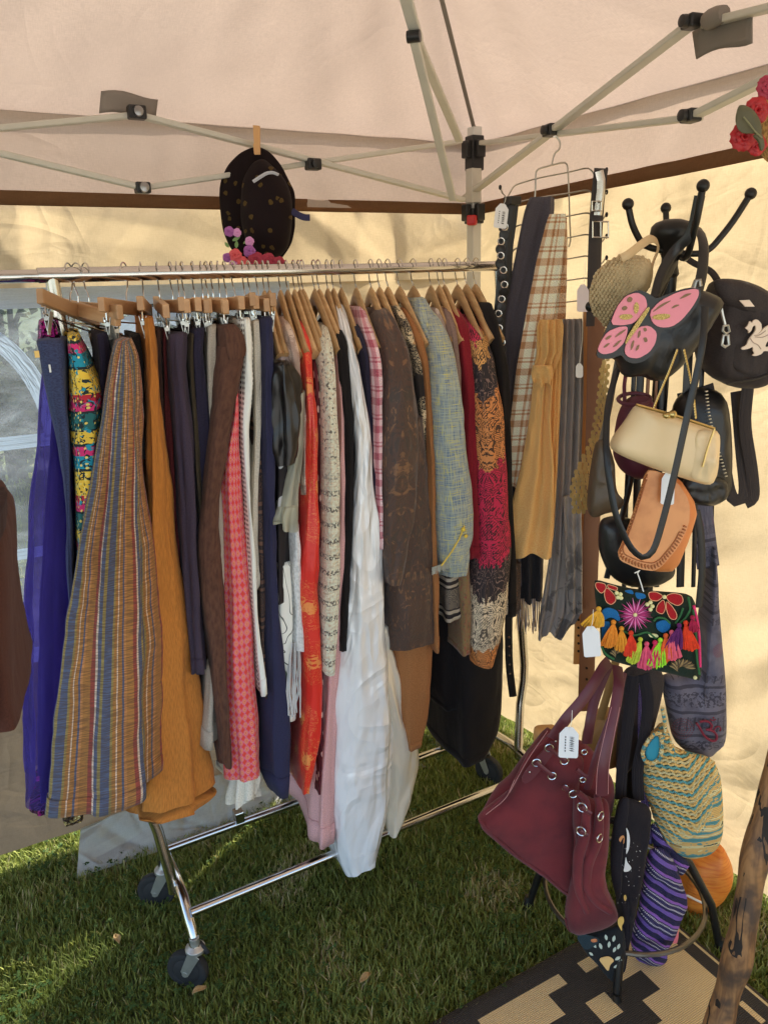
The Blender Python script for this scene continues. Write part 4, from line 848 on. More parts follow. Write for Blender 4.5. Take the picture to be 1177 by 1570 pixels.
G_('black_skirt', 'black skirt with a rounded hem left of the black trousers', 'skirt', [(900, 664, 700), (1000, 664, 700), (1060, 664, 704), (1088, 672, 704)], BLK, hw=.13, yc=YB+.04, folds=(3, .2), seed=80)
G_('black_jacket', 'black jacket at the right end of the clothes rack', 'jacket', [(466, 736, 748, .08), (490, 740, 760, .13), (560, 748, 770), (700, 756, 778), (900, 762, 784), (945, 766, 782)], BLK, hw=.16, seed=81)
G_('rust_lace_scarf', 'narrow rust and black lace scarf right of the kimono', 'scarf', [(860, 774, 790), (930, 774, 790), (940, 776, 788)], brocade_m('rust_lace', c(60, 38, 28), c(28, 20, 18), c(130, 84, 50), 20.), hw=.13, seed=82)
# brown jacket at the far left edge, on another rail
gF = thing('brown_jacket', 'dark brown jacket cut off by the left edge of the picture', 'jacket', atY(-20, 1130, 1.15))
G, UV = gmesh([(750, -70, -24, .05), (780, -78, -8, .1), (850, -80, 4), (980, -82, 14), (1080, -82, 28), (1128, -82, 38)], hw=.16, yc=1.2, folds=(3, .12), seed=90); mb = MB(); mb.grid(G, UV, True); mb.build('body', cloth('brown_wool', c(70, 40, 32)), gF, sharp=180)
G, UV = gmesh([(800, -60, -6), (1000, -60, -2), (1120, -58, 2)], hw=.10, yc=1.12, folds=(3, .12), seed=91); mb = MB(); mb.grid(G, UV, True); mb.build('sleeve', cloth('brown_wool_dark', c(46, 24, 22)), gF, sharp=180)
# ================================================================ COAT STAND WITH BAGS
def K(ox, oy, s): return lambda pts: [(ox+x*s, oy+y*s) for x, y in pts]
kA, kE, kB, kS, kO, kW, kH, kF = K(900, 420, .2353), K(890, 870, .1954), K(730, 1060, .2421), K(930, 1100, .2549), K(1000, 960, .1337), K(750, 240, .1784), K(320, 180, .1592), K(1080, 100, .1019)
k5, k6, k7, k8 = K(740, 240, .3713), K(740, 560, .3713), K(700, 860, .4053), K(640, 1180, .4562)
def resamp(P, n, smooth=1, closed=True):
    P = np.array(P, float)
    if closed: P = np.vstack([P, P[:1]])
    for _ in range(smooth):                          # Chaikin corner rounding
        a, b = P[:-1], P[1:]; Q = np.empty((2*len(a), P.shape[1])); Q[0::2] = a*.8+b*.2; Q[1::2] = a*.2+b*.8
        P = np.vstack([Q, Q[:1]]) if closed else np.vstack([P[:1], Q, P[-1:]])
    d = np.r_[0, np.cumsum(np.linalg.norm(np.diff(P, axis=0), axis=1))]; t = np.linspace(0, d[-1], n+(1 if closed else 0))
    R_ = np.stack([np.interp(t, d, P[:, k]) for k in range(P.shape[1])], -1); return R_[:-1] if closed else R_
NF = np.array(FWD)
def pillow_pts(outl, D, th, slope=0., n=72, rings=12, e=4., wr=.004, seed=1, smooth=2, ws=14., center=None):
    O = resamp(outl, n, smooth); cxp = O[:, 0].mean(); P = np.array([tuple(atD(x, y, D+slope*(x-cxp))) for x, y in O])
    C = P.mean(0) if center is None else np.array(atD(*center, D)); ss = np.sin(np.linspace(math.pi/2, 0.04, rings)); out = []
    for sgn in (-1, 1):
        for i, s_ in enumerate(ss):
            if sgn == 1 and i == 0: continue
            Q = C+(P-C)*s_; h = th/2*max(0, 1-s_**e)**.5
            w_ = np.array([mn.noise(Vector(q)*ws+Vector((seed*7., 0, 0)))+.6*abs(mn.noise(Vector((q[0]*ws*2, q[1]*ws*2, q[2]*ws*.9))+Vector((0, seed*5., 0)))) for q in Q])*wr*(1-s_**8)
            out.append((sgn, Q+NF*(sgn*h+ (w_[:, None] if sgn < 0 else 0))))
    F_ = [q for sg, q in out if sg < 0]; B_ = [q for sg, q in out if sg > 0]
    return np.array(B_[::-1]+F_), C
def pillow(name, mat, parent, outl, D, th, sub=0, **k):
    G, C = pillow_pts(outl, D, th, **k); m, n = G.shape[:2]; mb = MB()
    rg = np.array(RGT); u = (G-C)@rg; v = G[..., 2]-C[2]; UV = np.stack([np.c_[u, u[:, :1]], np.c_[v, v[:, :1]]], -1)
    mb.grid(G, UV, True); k0 = 0; mb.face(list(range(n)), [tuple(UV[0, j]) for j in range(n)]); mb.face([(m-1)*n+j for j in range(n)][::-1], [tuple(UV[m-1, j]) for j in range(n)][::-1])
    return mb.build(name, mat, parent, sharp=70, sub=sub)
def plate(mb, outl, D, th=.002, n=None, smooth=1, slope=0., cx=0, uv0=None):
    O = resamp(outl, n or max(12, len(outl)*4), smooth); P = [atD(x, y, D+slope*(x-cx)) for x, y in O]; c0 = sum(P, Vector())/len(P)
    fr = mb.add([p-FWD*th for p in P]); bk = mb.add(P); m = len(P); o_ = uv0 or c0; uv = [((p-o_).dot(RGT), p.z-o_.z) for p in P]
    mb.face(range(fr, fr+m), uv); mb.face(list(range(bk, bk+m))[::-1], uv[::-1])
    for i in range(m): j = (i+1) % m; mb.face((bk+i, bk+j, fr+j, fr+i))
def pl(name, mat, parent, outl, D, th=.002, **k): mb = MB(); plate(mb, outl, D, th, **k); return mb.build(name, mat, parent, sharp=35)
def band(name, mat, parent, pts, wd, th=.003, n=40, smooth=2, nn=8):
    P = resamp(pts, n, smooth, False); mb = MB(); mb.tube([atD(x, y, d) for x, y, d in P], wd/2, nn, flat=th/wd, up=tuple(FWD)); return mb.build(name, mat, parent, sharp=60)
def line(mb, pts, r, n=24, smooth=2, nn=6): 
    P = resamp(pts, n, smooth, False); mb.tube([atD(x, y, d) for x, y, d in P], r, nn)
def ln(pts, D): return [(x, y, D) for x, y in pts]

BLKI = plain('black_iron', (.016, .015, .014), .38, .3, .2)
LEA = plain('black_leather', (.013, .012, .012), .36, bump=.25, bsc=140); NYL = cloth('black_nylon', c(54, 47, 46), None, (60., 60.), .7)
SC = Vector((1.31, 1.148, 0)); SD = SC.dot(FWD)
st = thing('coat_stand', 'black metal coat stand with ball tipped arms holding the bags', 'coat stand', SC)
mb = MB(); mb.tube([SC+Vector((0, 0, .06)), SC+Vector((0, 0, 1.70))], .0165, 14); mb.build('pole', BLKI, st)
mb = MB(); mb.lathe([(.012, -.10), (.020, -.085), (.014, -.06), (.026, -.03), (.038, -.018), (.042, -.006), (.040, .006), (.032, .014), (.016, .019), (0, .020)], SC+Vector((0, 0, 1.735)), (0, 0, 1), 28); mb.build('finial', BLKI, st)
def arm(tip, D, mid, base=(1035, 388)):
    pts = [(base[0], base[1], SD), (mid[0], mid[1], SD+(D-SD)*.6), ((mid[0]+tip[0])/2+(mid[0]-base[0])*.10, (mid[1]+tip[1])/2, SD+(D-SD)*.9), (tip[0], tip[1], D)]
    mb = MB(); line(mb, pts, .0065, 24, 2, 10); a_ = mb.build('arm', BLKI, st); mb = MB(); mb.ball(atD(tip[0], tip[1], D), .0115, 14); mb.build('ball_tip', BLKI, a_)
arm((1077, 285), SD-.17, (1052, 400)); arm((1150, 297), SD-.02, (1082, 390)); arm((962, 313), SD-.02, (985, 378)); arm((1020, 319), SD+.17, (1024, 372)); arm((905, 470), SD+.05, (960, 470), (1030, 470)); arm((1120, 470), SD-.05, (1075, 480), (1030, 470))
for k in range(4):
    a_ = R(-138+90*k); dr = Vector((math.cos(a_), math.sin(a_), 0)); mb = MB()
    mb.tube([SC+Vector((0, 0, .34)), SC+dr*.06+Vector((0, 0, .33)), SC+dr*.15+Vector((0, 0, .25)), SC+dr*.21+Vector((0, 0, .14)), SC+dr*.24+Vector((0, 0, .015))], [.010, .010, .010, .010, .010], 10); mb.lathe([(.0, 0), (.016, 0), (.018, .008), (.012, .022), (.008, .04)], SC+dr*.242+Vector((0, 0, .005)), (0, 0, 1), 14); mb.build('leg', BLKI, st)
mb = MB(); mb.tube([SC+Vector((math.cos(a_)*.197, math.sin(a_)*.197, .125)) for a_ in np.linspace(0, 2*math.pi, 48, endpoint=False)], .0062, 8, closed=True); mb.build('umbrella_ring', plain('ring_chrome', (.16, .14, .12), .35, .9), st)

PAPER = plain('paper_tag', c(232, 228, 224), .8, var=.05); STRING = plain('tag_string', c(220, 214, 204), .9); INK = plain('tag_ink', c(70, 66, 66), .8)
def paper_tag(label, x0, y0, x1, y1, D, tie, bars=False, tilt=0., tint=None):
    t = thing('price_tag', label, 'price tag', atD((x0+x1)/2, y1, D)); w_ = x1-x0; h_ = y1-y0; cx_, cy_ = (x0+x1)/2, (y0+y1)/2
    ro = lambda pts: [(cx_+(x-cx_)*math.cos(tilt)-(y-cy_)*math.sin(tilt), cy_+(x-cx_)*math.sin(tilt)+(y-cy_)*math.cos(tilt)) for x, y in pts]
    pl('card', tint or PAPER, t, ro([(x0, y1-2), (x0+2, y1), (x1-2, y1), (x1, y1-2), (x1, y0+h_*.22), (x0+w_*.68, y0), (x0+w_*.32, y0), (x0, y0+h_*.22)]), D, .0008, n=64, smooth=0)
    mb = MB(); a, b = ro([(cx_, y0+h_*.12), tie]); line(mb, [(a[0], a[1], D-.002), ((a[0]+tie[0])/2+2, (a[1]+tie[1])/2, D-.004), (tie[0], tie[1], D)], .0006, 10, 1, 5); mb.build('string', STRING, t)
    if bars:
        mb = MB(); r = random.Random(4); yy_ = y0+h_*.32
        while yy_ < y1-h_*.2:
            d_ = r.uniform(.6, 2.0); plate(mb, ro([(cx_+w_*.02, yy_), (cx_+w_*.30, yy_), (cx_+w_*.30, yy_+d_), (cx_+w_*.02, yy_+d_)]), D-.001, .0003, n=4, smooth=0); yy_ += d_+r.uniform(.6, 1.6)
        for k in range(6): plate(mb, ro([(x0+w_*.3, y0+h_*(.3+.09*k)), (x0+w_*.36, y0+h_*(.3+.09*k)), (x0+w_*.36, y0+h_*(.36+.09*k)), (x0+w_*.3, y0+h_*(.36+.09*k))]), D-.001, .0003, n=4, smooth=0)
        mb.build('barcode', INK, t, smooth=False)
    return t
BG = 'bags on the coat stand'
def bag(name, label, px, D, cat='bag'): return thing(name, label, cat, atD(px[0], px[1], D), BG)

# --- beige crochet bag
t = bag('crochet_bag', 'round beige crochet bag with leather handle at top left of stand', (950, 505), 1.55)
CRO = plain('crochet_yarn', c(178, 158, 122), .9, var=.3, sc=60, bump=.5, bsc=300); o5 = k5([(700, 470), (690, 430), (640, 405), (570, 405), (500, 440), (455, 500), (436, 580), (450, 640), (490, 690), (525, 712), (560, 690), (640, 600), (690, 530)])
pillow('body', CRO, t, o5, 1.55, .09, e=2.2, wr=.002)
def polar_bag(outl, D, th, e):
    so = resamp(outl, 160, 2); cn = so.mean(0); an = np.arctan2(so[:, 1]-cn[1], so[:, 0]-cn[0]); od = np.argsort(an); ra = np.hypot(so[:, 0]-cn[0], so[:, 1]-cn[1])
    def f(x, y):
        rr = np.interp(math.atan2(y-cn[1], x-cn[0]), an[od], ra[od], period=2*math.pi); s_ = math.hypot(x-cn[0], y-cn[1])/rr; return s_, atD(x, y, D-th/2*max(0, 1-min(s_, 1)**e)**.5)
    return f, so.min(0), so.max(0)
fB, lo_, hi_ = polar_bag(o5, 1.55, .09, 2.2); mb = MB(); r = random.Random(2); row = 0; y = lo_[1]
while y < hi_[1]:
    x = lo_[0]+(2.9 if row % 2 else 0)
    while x < hi_[0]:
        s_, p_ = fB(x, y+.06*(x-lo_[0]))
        if s_ < .99: mb.ball(p_, .0041*r.uniform(.85, 1.2), 6, m=4)
        x += 5.8
    y += 4.8; row += 1
mb.build('stitches', CRO, t); TANL = plain('tan_leather', c(190, 164, 124), .5)
band('handle', TANL, t, [(*p, d) for p, d in zip(k5([(570, 420), (600, 405), (650, 365), (690, 338), (715, 345), (725, 380), (700, 440), (690, 500)]), (1.5, 1.5, 1.52, 1.55, 1.57, 1.58, 1.58, 1.57))], .016, .005)

# --- butterfly bag
t = bag('butterfly_bag', 'black bag with pink butterfly cut-out on its front', (1000, 575), 1.42)
pillow('body', LEA, t, kA([(190, 560), (120, 540), (150, 440), (250, 200), (420, 160), (620, 120), (740, 100), (860, 150), (880, 190), (800, 330), (700, 480), (600, 600), (500, 690), (420, 700), (350, 660), (230, 680)]), 1.46, .09, e=5., wr=.008, ws=20., slope=.0)
bf = kA([(50, 545), (65, 480), (110, 380), (130, 330), (180, 220), (240, 140), (330, 100), (400, 130), (440, 165), (520, 130), (640, 90), (725, 85), (735, 140), (690, 230), (620, 310), (560, 355), (470, 365), (465, 430), (430, 510), (360, 570), (290, 585), (235, 560), (220, 520), (140, 555)])
pl('butterfly_backing', LEA, t, bf, 1.408, .006, n=90, smooth=2)
PNK = plain('pink_leather', c(212, 128, 142), .5, bump=.15, bsc=200); GLD = T('gold_glitter'); _d = GLD.noise(900, 2); GLD = GLD.done(GLD.mix(c(150, 124, 66), c(214, 190, 120), _d.step(.4, .6)), .35, _d, .8, .002, metal=.4)
for w_ in ([(145, 330), (190, 215), (245, 145), (320, 118), (375, 150), (388, 215), (350, 265), (300, 320), (230, 335)], [(400, 250), (470, 175), (590, 115), (715, 92), (725, 135), (680, 215), (610, 300), (545, 345), (470, 350), (420, 320)],
           [(62, 500), (85, 440), (130, 375), (200, 345), (260, 340), (255, 390), (235, 450), (170, 510), (100, 525)], [(240, 480), (270, 410), (330, 345), (400, 335), (450, 380), (440, 450), (400, 510), (330, 550), (270, 545), (242, 520)]):
    pl('wing', PNK, t, kA(w_), 1.402, .003, n=48, smooth=1)
for w_ in ([(255, 165), (275, 145), (295, 160), (285, 182), (262, 185)], [(222, 220), (245, 205), (262, 218), (250, 236), (228, 238)], [(300, 210), (318, 178), (335, 200), (333, 240), (315, 265), (302, 245)], [(202, 278), (225, 262), (285, 262), (298, 280), (270, 298), (222, 298)],
           [(412, 288), (440, 265), (500, 258), (545, 265), (530, 290), (470, 302)], [(590, 168), (640, 128), (685, 125), (640, 150)], [(540, 228), (570, 200), (605, 200), (570, 218)], [(412, 258), (480, 195), (560, 165), (480, 215)],
           [(362, 352), (382, 350), (388, 370), (370, 378)], [(362, 415), (385, 412), (392, 440), (372, 448)], [(110, 425), (140, 400), (162, 402), (130, 430)], [(170, 418), (210, 378), (260, 355), (215, 395)], [(98, 482), (125, 455), (150, 448), (122, 478)], [(160, 482), (195, 440), (228, 425), (190, 468)], [(325, 425), (330, 380), (345, 362), (345, 400)], [(280, 505), (285, 450), (305, 425), (300, 470)], [(312, 505), (318, 475), (340, 455), (332, 490)]):
    pl('cut_out', GLD if w_[0] in ((300, 210), (202, 278), (412, 288)) else plain('gold_dark', c(120, 92, 60), .5), t, kA(w_), 1.3985, .0007, n=20, smooth=2)
pl('spine', GLD, t, kA([(240, 455), (262, 400), (320, 310), (385, 220), (405, 212), (398, 240), (335, 340), (275, 420), (250, 458)]), 1.398, .0022, smooth=1)
band('strap', LEA, t, [(1058, 530, 1.44), (1062, 470, 1.43), (1076, 420, 1.46), (1079, 375, 1.50), (1070, 348, 1.55), (1056, 352, 1.57), (1040, 385, 1.56), (1020, 430, 1.54), (1000, 470, 1.5)], .020, .006)
band('strap', LEA, t, [(1000, 470, 1.47), (1012, 420, 1.5), (1032, 385, 1.52), (1060, 360, 1.5), (1072, 300, 1.49)], .019, .006)
band('long_strap', LEA, t, [(1080, 470, 1.40), (1078, 520, 1.38), (1066, 580, 1.37), (1050, 650, 1.36), (1035, 720, 1.36), (1018, 790, 1.36), (1002, 845, 1.36), (985, 858, 1.36), (965, 840, 1.37), (942, 790, 1.38), (928, 700, 1.41), (930, 620, 1.46), (948, 560, 1.5)], .013, .003, n=70)
mb = MB(); mb.tube([atD(x, y, 1.385) for x, y in kA([(690, 90), (705, 45), (730, 42), (735, 80)])], .004, 8); mb.build('strap_ring', plain('gunmetal', (.3, .28, .25), .3, .9), t)

# --- black backpack with dragon patch
t = bag('dragon_backpack', 'small black nylon backpack with cream dragon patch at right edge', (1130, 595), 1.56)
pillow('body', NYL, t, kA([(800, 120), (840, 30), (950, 30), (1060, 60), (1180, 130), (1260, 220), (1290, 400), (1270, 620), (1180, 690), (1080, 745), (940, 740), (800, 670), (730, 560), (740, 380), (780, 230)]), 1.58, .14, e=7., wr=.010, ws=22., smooth=1)
pillow('front_pocket', NYL, t, kA([(930, 330), (1000, 300), (1200, 310), (1260, 400), (1240, 600), (1180, 660), (1050, 670), (940, 620), (905, 480)]), 1.522, .03, e=6., wr=.006, ws=30., smooth=1)
pillow('flap', NYL, t, kA([(812, 40), (900, 28), (1060, 60), (1180, 130), (1270, 220), (1250, 290), (1130, 285), (1000, 240), (900, 200), (845, 150)]), 1.52, .03, e=5., wr=.006, ws=24.); CRM = plain('cream_rubber', c(214, 192, 172), .5)
mb = MB(); plate(mb, kA([(985, 172), (1068, 168), (1085, 215), (1000, 212)]), 1.498, .003, n=4, smooth=0); mb.build('brand_plate', CRM, t, smooth=False)
dr = kA([(1018, 355), (1040, 335), (1052, 300), (1062, 325), (1075, 300), (1100, 295), (1125, 320), (1130, 360), (1110, 385), (1090, 400), (1115, 385), (1150, 345), (1200, 320), (1235, 330), (1225, 420), (1180, 420), (1155, 455), (1150, 480), (1180, 470), (1225, 480), (1190, 505), (1140, 500), (1130, 520), (1090, 535), (1062, 530), (1085, 515), (1070, 500), (1075, 470), (1050, 485), (1000, 495), (992, 480), (1030, 465), (1042, 430), (1060, 405), (1085, 375), (1092, 345), (1082, 330), (1068, 345), (1062, 370), (1040, 388), (1045, 365)])
pl('dragon_patch', CRM, t, dr, 1.500, .004, n=110, smooth=1)
mb = MB(); line(mb, ln(kA([(1085, 400), (1120, 400), (1160, 370)]), 1.4955), .0008, 10); line(mb, ln(kA([(1090, 410), (1140, 415), (1200, 385)]), 1.4955), .0008, 10); line(mb, ln(kA([(1060, 420), (1080, 450), (1110, 460), (1130, 490)]), 1.4955), .0008, 10); mb.build('patch_seams', plain('taupe_print', c(150, 126, 110), .6), t)
mb = MB(); line(mb, ln(kA([(870, 220), (880, 270), (895, 330)]), 1.505), .003, 10); mb.tube([atD(x, y, 1.503) for x, y in kA([(885, 340), (915, 335), (925, 375), (900, 390), (880, 370)])], .0025, 6, closed=True); mb.tube([atD(x, y, 1.503) for x, y in kA([(878, 440), (885, 400), (915, 400), (920, 460), (895, 475), (876, 462)])], .003, 6, closed=True); mb.build('zip_pull', ZINC, t)
mb = MB(); line(mb, ln(kA([(905, 715), (1010, 700), (1120, 680), (1230, 630)]), 1.512), .0025, 14); mb.build('seam', LEA, t)
for pts in ([(1083, 590, 1.60), (1095, 640, 1.6), (1108, 700, 1.6), (1118, 760, 1.6), (1132, 772, 1.6), (1142, 755, 1.6), (1135, 690, 1.61), (1128, 600, 1.62)], [(1146, 590, 1.6), (1140, 650, 1.6), (1152, 720, 1.6), (1156, 765, 1.6), (1142, 772, 1.6)]): band('strap', NYL, t, pts, .026, .003)
band('top_loop', NYL, t, [(1105, 440, 1.58), (1090, 415, 1.6), (1065, 405, 1.62), (1050, 395, 1.63)], .014, .004)

# --- black quilted backpack behind the cream clutch
t = bag('quilted_backpack', 'black quilted leather backpack hanging behind the cream clutch', (1080, 775), 1.6)
pillow('body', LEA, t, [(1030, 620), (1060, 590), (1110, 600), (1118, 680), (1116, 760), (1090, 777), (1050, 770), (1030, 720)], 1.6, .10, wr=.006, ws=30.)
pillow('front_pocket', LEA, t, [(1042, 735), (1080, 725), (1114, 735), (1116, 765), (1090, 776), (1052, 770)], 1.545, .03, wr=.006, ws=40.)
mb = MB(); P = resamp(ln([(1082, 600), (1086, 640), (1100, 690), (1112, 730)], 1.545), 26, 1, False)
for x, y, d in P: mb.box(atD(x, y, d), (.007, .003, .002))
mb.build('zip_teeth', ZINC, t, smooth=False)

# --- burgundy round bag
t = bag('maroon_pouch', 'small maroon pouch partly hidden behind the cream clutch', (960, 733), 1.55); MARL = plain('maroon_leather', c(84, 34, 48), .5, bump=.3)
pillow('body', MARL, t, k6([(560, 200), (600, 130), (680, 122), (720, 180), (700, 330), (690, 450), (640, 475), (570, 440), (535, 370)]), 1.56, .08, wr=.005)
mb = MB(); mb.tube([atD(x, y, 1.545+.03*math.sin(a_)) for a_, (x, y) in ((a_, (972+25*math.cos(a_), 612-9*math.sin(a_))) for a_ in np.linspace(0, 6.28, 20, endpoint=False))], .004, 8, closed=True); mb.build('rim', MARL, t)

band('strap', MARL, t, [(957, 615, 1.55), (956, 585, 1.57), (968, 540, 1.6), (985, 500, 1.62)], .008, .003)
t = bag('strap_bundle', 'loose black and brown bag straps hanging in front of the pole', (1000, 720), 1.6, 'straps')
for k, (x, x2, w_, m_) in enumerate(((968, 960, .010, LEA), (978, 976, .016, LEA), (1003, 1000, .006, plain('brown_cord', c(120, 82, 56), .5)), (1012, 1010, .012, LEA), (1050, 1046, .018, LEA), (1072, 1066, .010, LEA), (990, 992, .008, plain('brown_cord', c(120, 82, 56), .5)))): band('strap', m_, t, [(x+8, 480, 1.61), (x+4, 560, 1.6+.01*(k % 2)), (x, 640, 1.6), (x2, 740, 1.61), (x2-4, 900, 1.62)], w_, .003)
# --- cream clutch
t = bag('cream_clutch', 'cream leather clutch bag with gold clasp frame', (1010, 745), 1.44); CRL = plain('cream_leather', c(222, 186, 144), .42, var=.1, bump=.12, bsc=120)
pillow('body', CRL, t, k6([(522, 340), (535, 300), (590, 230), (630, 165), (655, 165), (800, 205), (960, 265), (972, 290), (962, 440), (935, 495), (870, 480), (700, 425), (560, 370)]), 1.45, .085, e=5., wr=.006, ws=12., smooth=1)
pillow('side_gusset', CRL, t, k6([(870, 270), (945, 262), (970, 290), (962, 440), (935, 492), (850, 470), (860, 380)]), 1.415, .03, e=4., wr=.01, ws=30.)
mb = MB(); line(mb, ln(k6([(632, 163), (700, 182), (800, 210), (955, 262)]), 1.405), .003, 20); line(mb, ln(k6([(955, 262), (930, 330), (905, 420)]), 1.395), .0022, 12); mb.build('frame', plain('gold_frame', (.62, .46, .18), .3, 1.), t)
mb = MB(); mb.ball(atD(*k6([(762, 207)])[0], 1.398), .011, 12, (1, .7, .6)); mb.ball(atD(*k6([(782, 203)])[0], 1.396), .008, 10); mb.build('clasp', plain('gold_frame', (.62, .46, .18), .3, 1.), t)
mb = MB()
for pts in ([(705, 175), (735, 100), (770, 20), (800, -60)], [(878, 215), (868, 120), (850, 30), (830, -60)]):
    P = resamp([(*q, 1.41) for q in k6(pts)], 26, 1, False)
    for i, (x, y, d) in enumerate(P): mb.ball(atD(x, y, d), .0024, 6, (1.2, .6, 1.5), 4)
mb.build('chain', plain('gold_frame', (.62, .46, .18), .3, 1.), t)

# --- brown slouch pouch
t = bag('olive_pouch', 'dark olive leather pouch hanging left of the cream clutch', (930, 795), 1.5); OLV = plain('olive_leather', c(74, 60, 44), .45, bump=.4, bsc=50)
pillow('body', OLV, t, k6([(470, 310), (510, 300), (540, 400), (545, 520), (585, 560), (560, 600), (500, 610), (450, 632), (430, 600), (440, 480), (455, 380)]), 1.5, .06, wr=.012, ws=26.)
band('strap', OLV, t, [(*p, 1.5) for p in k6([(490, 310), (520, 180), (540, 60), (560, -40)])], .012, .004)

# --- black saddle bag and tan leather bag
t = bag('black_saddle_bag', 'round black saddle bag below the tan leather bag', (955, 898), 1.56)
pillow('body', LEA, t, k6([(480, 640), (540, 620), (640, 640), (760, 760), (800, 860), (720, 910), (600, 915), (520, 870), (475, 760)]), 1.56, .07, wr=.004)
band('strap', LEA, t, [(*p, 1.55) for p in k6([(510, 880), (540, 760), (580, 600), (610, 480), (625, 300)])], .013, .004)
t = bag('tan_leather_bag', 'tan leather flap bag with whip-stitched edge', (1000, 875), 1.47); TAN = T('tan_tooled'); _n = TAN.noise(12, 5); TAN = TAN.done(TAN.mix(c(204, 140, 88), c(168, 100, 56), _n.step(.4, .75)), .42, TAN.noise(120, 3), .15, .001)
fl6 = k6([(672, 430), (720, 435), (790, 470), (850, 560), (845, 660), (800, 750), (715, 848), (640, 838), (545, 795), (590, 690), (640, 540)])
pillow('body', plain('tan_side', c(196, 118, 62), .45), t, k6([(680, 440), (800, 450), (885, 585), (850, 700), (790, 850), (700, 850), (560, 800), (600, 690)]), 1.49, .06, wr=.003, e=6., smooth=1)
pl('flap', TAN, t, fl6, 1.456, .006, n=70, smooth=1)
mb = MB(); E_ = resamp(fl6, 74, 1); ctr = E_.mean(0)
for i, (x, y) in enumerate(E_[22:]):
    q = ctr+(np.array((x, y))-ctr)*.90; q2 = ctr+(np.array((x, y))-ctr)*.97; mb.tube([atD(*q, 1.449), atD(*((q+q2)/2), 1.447), atD(q2[0]+1.5, q2[1]+1, 1.449)], .0016, 5)
mb.build('whip_stitch', plain('tan_lace', c(150, 88, 48), .6), t); mb = MB(); line(mb, ln(list(map(tuple, ctr+(E_[24:]-ctr)*.86)), 1.4485), .0012, 60, 1); mb.build('tooled_line', plain('tan_lace', c(150, 88, 48), .6), t)
paper_tag('white tag hanging in front of the tan leather bag', *k6([(735, 440)])[0], *k6([(790, 575)])[0], 1.44, (1014, 700), tilt=.05)
band('strap', LEA, t, [(*p, 1.58) for p in k6([(880, 600), (900, 700), (905, 850), (890, 1000)])], .016, .003)

# --- embroidered pouch with tassels
t = bag('embroidered_pouch', 'black pouch embroidered with bright flowers and edged with tassels', (990, 1035), 1.42)
pillow('body', cloth('pouch_black', c(30, 42, 32)), t, kE([(106, 110), (130, 100), (260, 140), (400, 170), (520, 185), (850, 210), (890, 250), (910, 500), (940, 790), (930, 880), (880, 870), (640, 810), (400, 770), (200, 715), (160, 660), (150, 450), (115, 280)]), 1.44, .05, e=8., wr=.003, smooth=1)
FD = 1.413
def petals(nm, mat, pts_list, D=FD, th=.0025, out=None):
    for q in pts_list:
        o_ = pl(nm, mat, t, kE(q), D, th, n=24, smooth=2)
        if out is not None: mb = MB(); P = resamp(kE(q), 24, 2); mb.tube([atD(x, y, D-.003) for x, y in P], .0007, 5, closed=True); mb.build('outline_stitch', out, o_)
REDV, PST, BLV, GRN = cloth('red_velvet', c(160, 28, 34)), plain('peach_thread', c(226, 160, 120), .8), cloth('blue_satin', c(28, 96, 150)), plain('green_thread', c(40, 92, 50), .8)
petals('red_petal', REDV, ([(112, 115), (190, 125), (200, 165), (160, 210), (115, 160)], [(200, 150), (270, 220), (275, 265), (235, 295), (195, 270), (180, 200)], [(205, 130), (290, 155), (280, 185), (210, 160)], [(525, 195), (590, 190), (650, 225), (600, 265), (540, 255)], [(660, 225), (720, 200), (790, 215), (805, 270), (760, 305), (690, 270)], [(650, 245), (600, 290), (585, 345), (640, 370), (665, 320)], [(665, 255), (720, 310), (755, 370), (745, 410), (700, 405), (670, 340)]), out=PST)
petals('blue_petal', BLV, ([(335, 180), (400, 172), (415, 210), (360, 195)], [(415, 190), (500, 205), (510, 235), (440, 250)], [(160, 330), (220, 310), (290, 340), (310, 430), (230, 380), (170, 420)], [(585, 430), (640, 408), (700, 420), (695, 480), (640, 515), (590, 480)], [(165, 420), (235, 420), (200, 560), (160, 590)]))
mb = MB()
for i_, a_ in enumerate(np.linspace(0, 2*math.pi, 44, endpoint=False)):
    r1 = 120+26*math.sin(i_*2.4); x, y = 425+r1*math.cos(a_), 372+r1*math.sin(a_)*.95; w_ = .07; x2, y2 = 425+r1*.55*math.cos(a_-w_), 372+r1*.55*math.sin(a_-w_); x3, y3 = 425+r1*.55*math.cos(a_+w_), 372+r1*.55*math.sin(a_+w_); mb.cur = i_ % 3
    plate(mb, kE([(425, 372), (x2, y2), (x, y), (x3, y3)]), FD-.002-.0007*(i_ % 2), .0016, n=8, smooth=0)
mb.build('magenta_daisy', [plain('magenta', c(178, 40, 110), .5), plain('deep_pink', c(138, 24, 84), .5), plain('light_pink', c(220, 120, 170), .5)], t)
mb = MB()
for x, y in ((280, 200), (310, 210), (290, 235), (315, 240), (520, 290), (545, 275), (560, 305), (545, 330), (655, 232), (425, 372), (895, 865)): mb.ball(atD(*kE([(x, y)])[0], FD-.006), .0042, 8)
plate(mb, kE([(520, 515), (600, 520), (605, 545), (540, 545)]), FD, .003); mb.build('cream_beads', plain('cream_thread', c(222, 206, 150), .7), t)
mb = MB()
for pts in ([(840, 230), (860, 330), (820, 400), (760, 450)], [(570, 420), (600, 390), (660, 400), (700, 440)], [(800, 320), (780, 380), (740, 440)], [(880, 330), (900, 500), (905, 700), (930, 840)], [(150, 600), (190, 680), (260, 720)], [(330, 500), (420, 540), (520, 500), (590, 560)]): line(mb, ln(kE(pts), FD-.002), .0022, 18)
mb.build('green_vine', GRN, t)
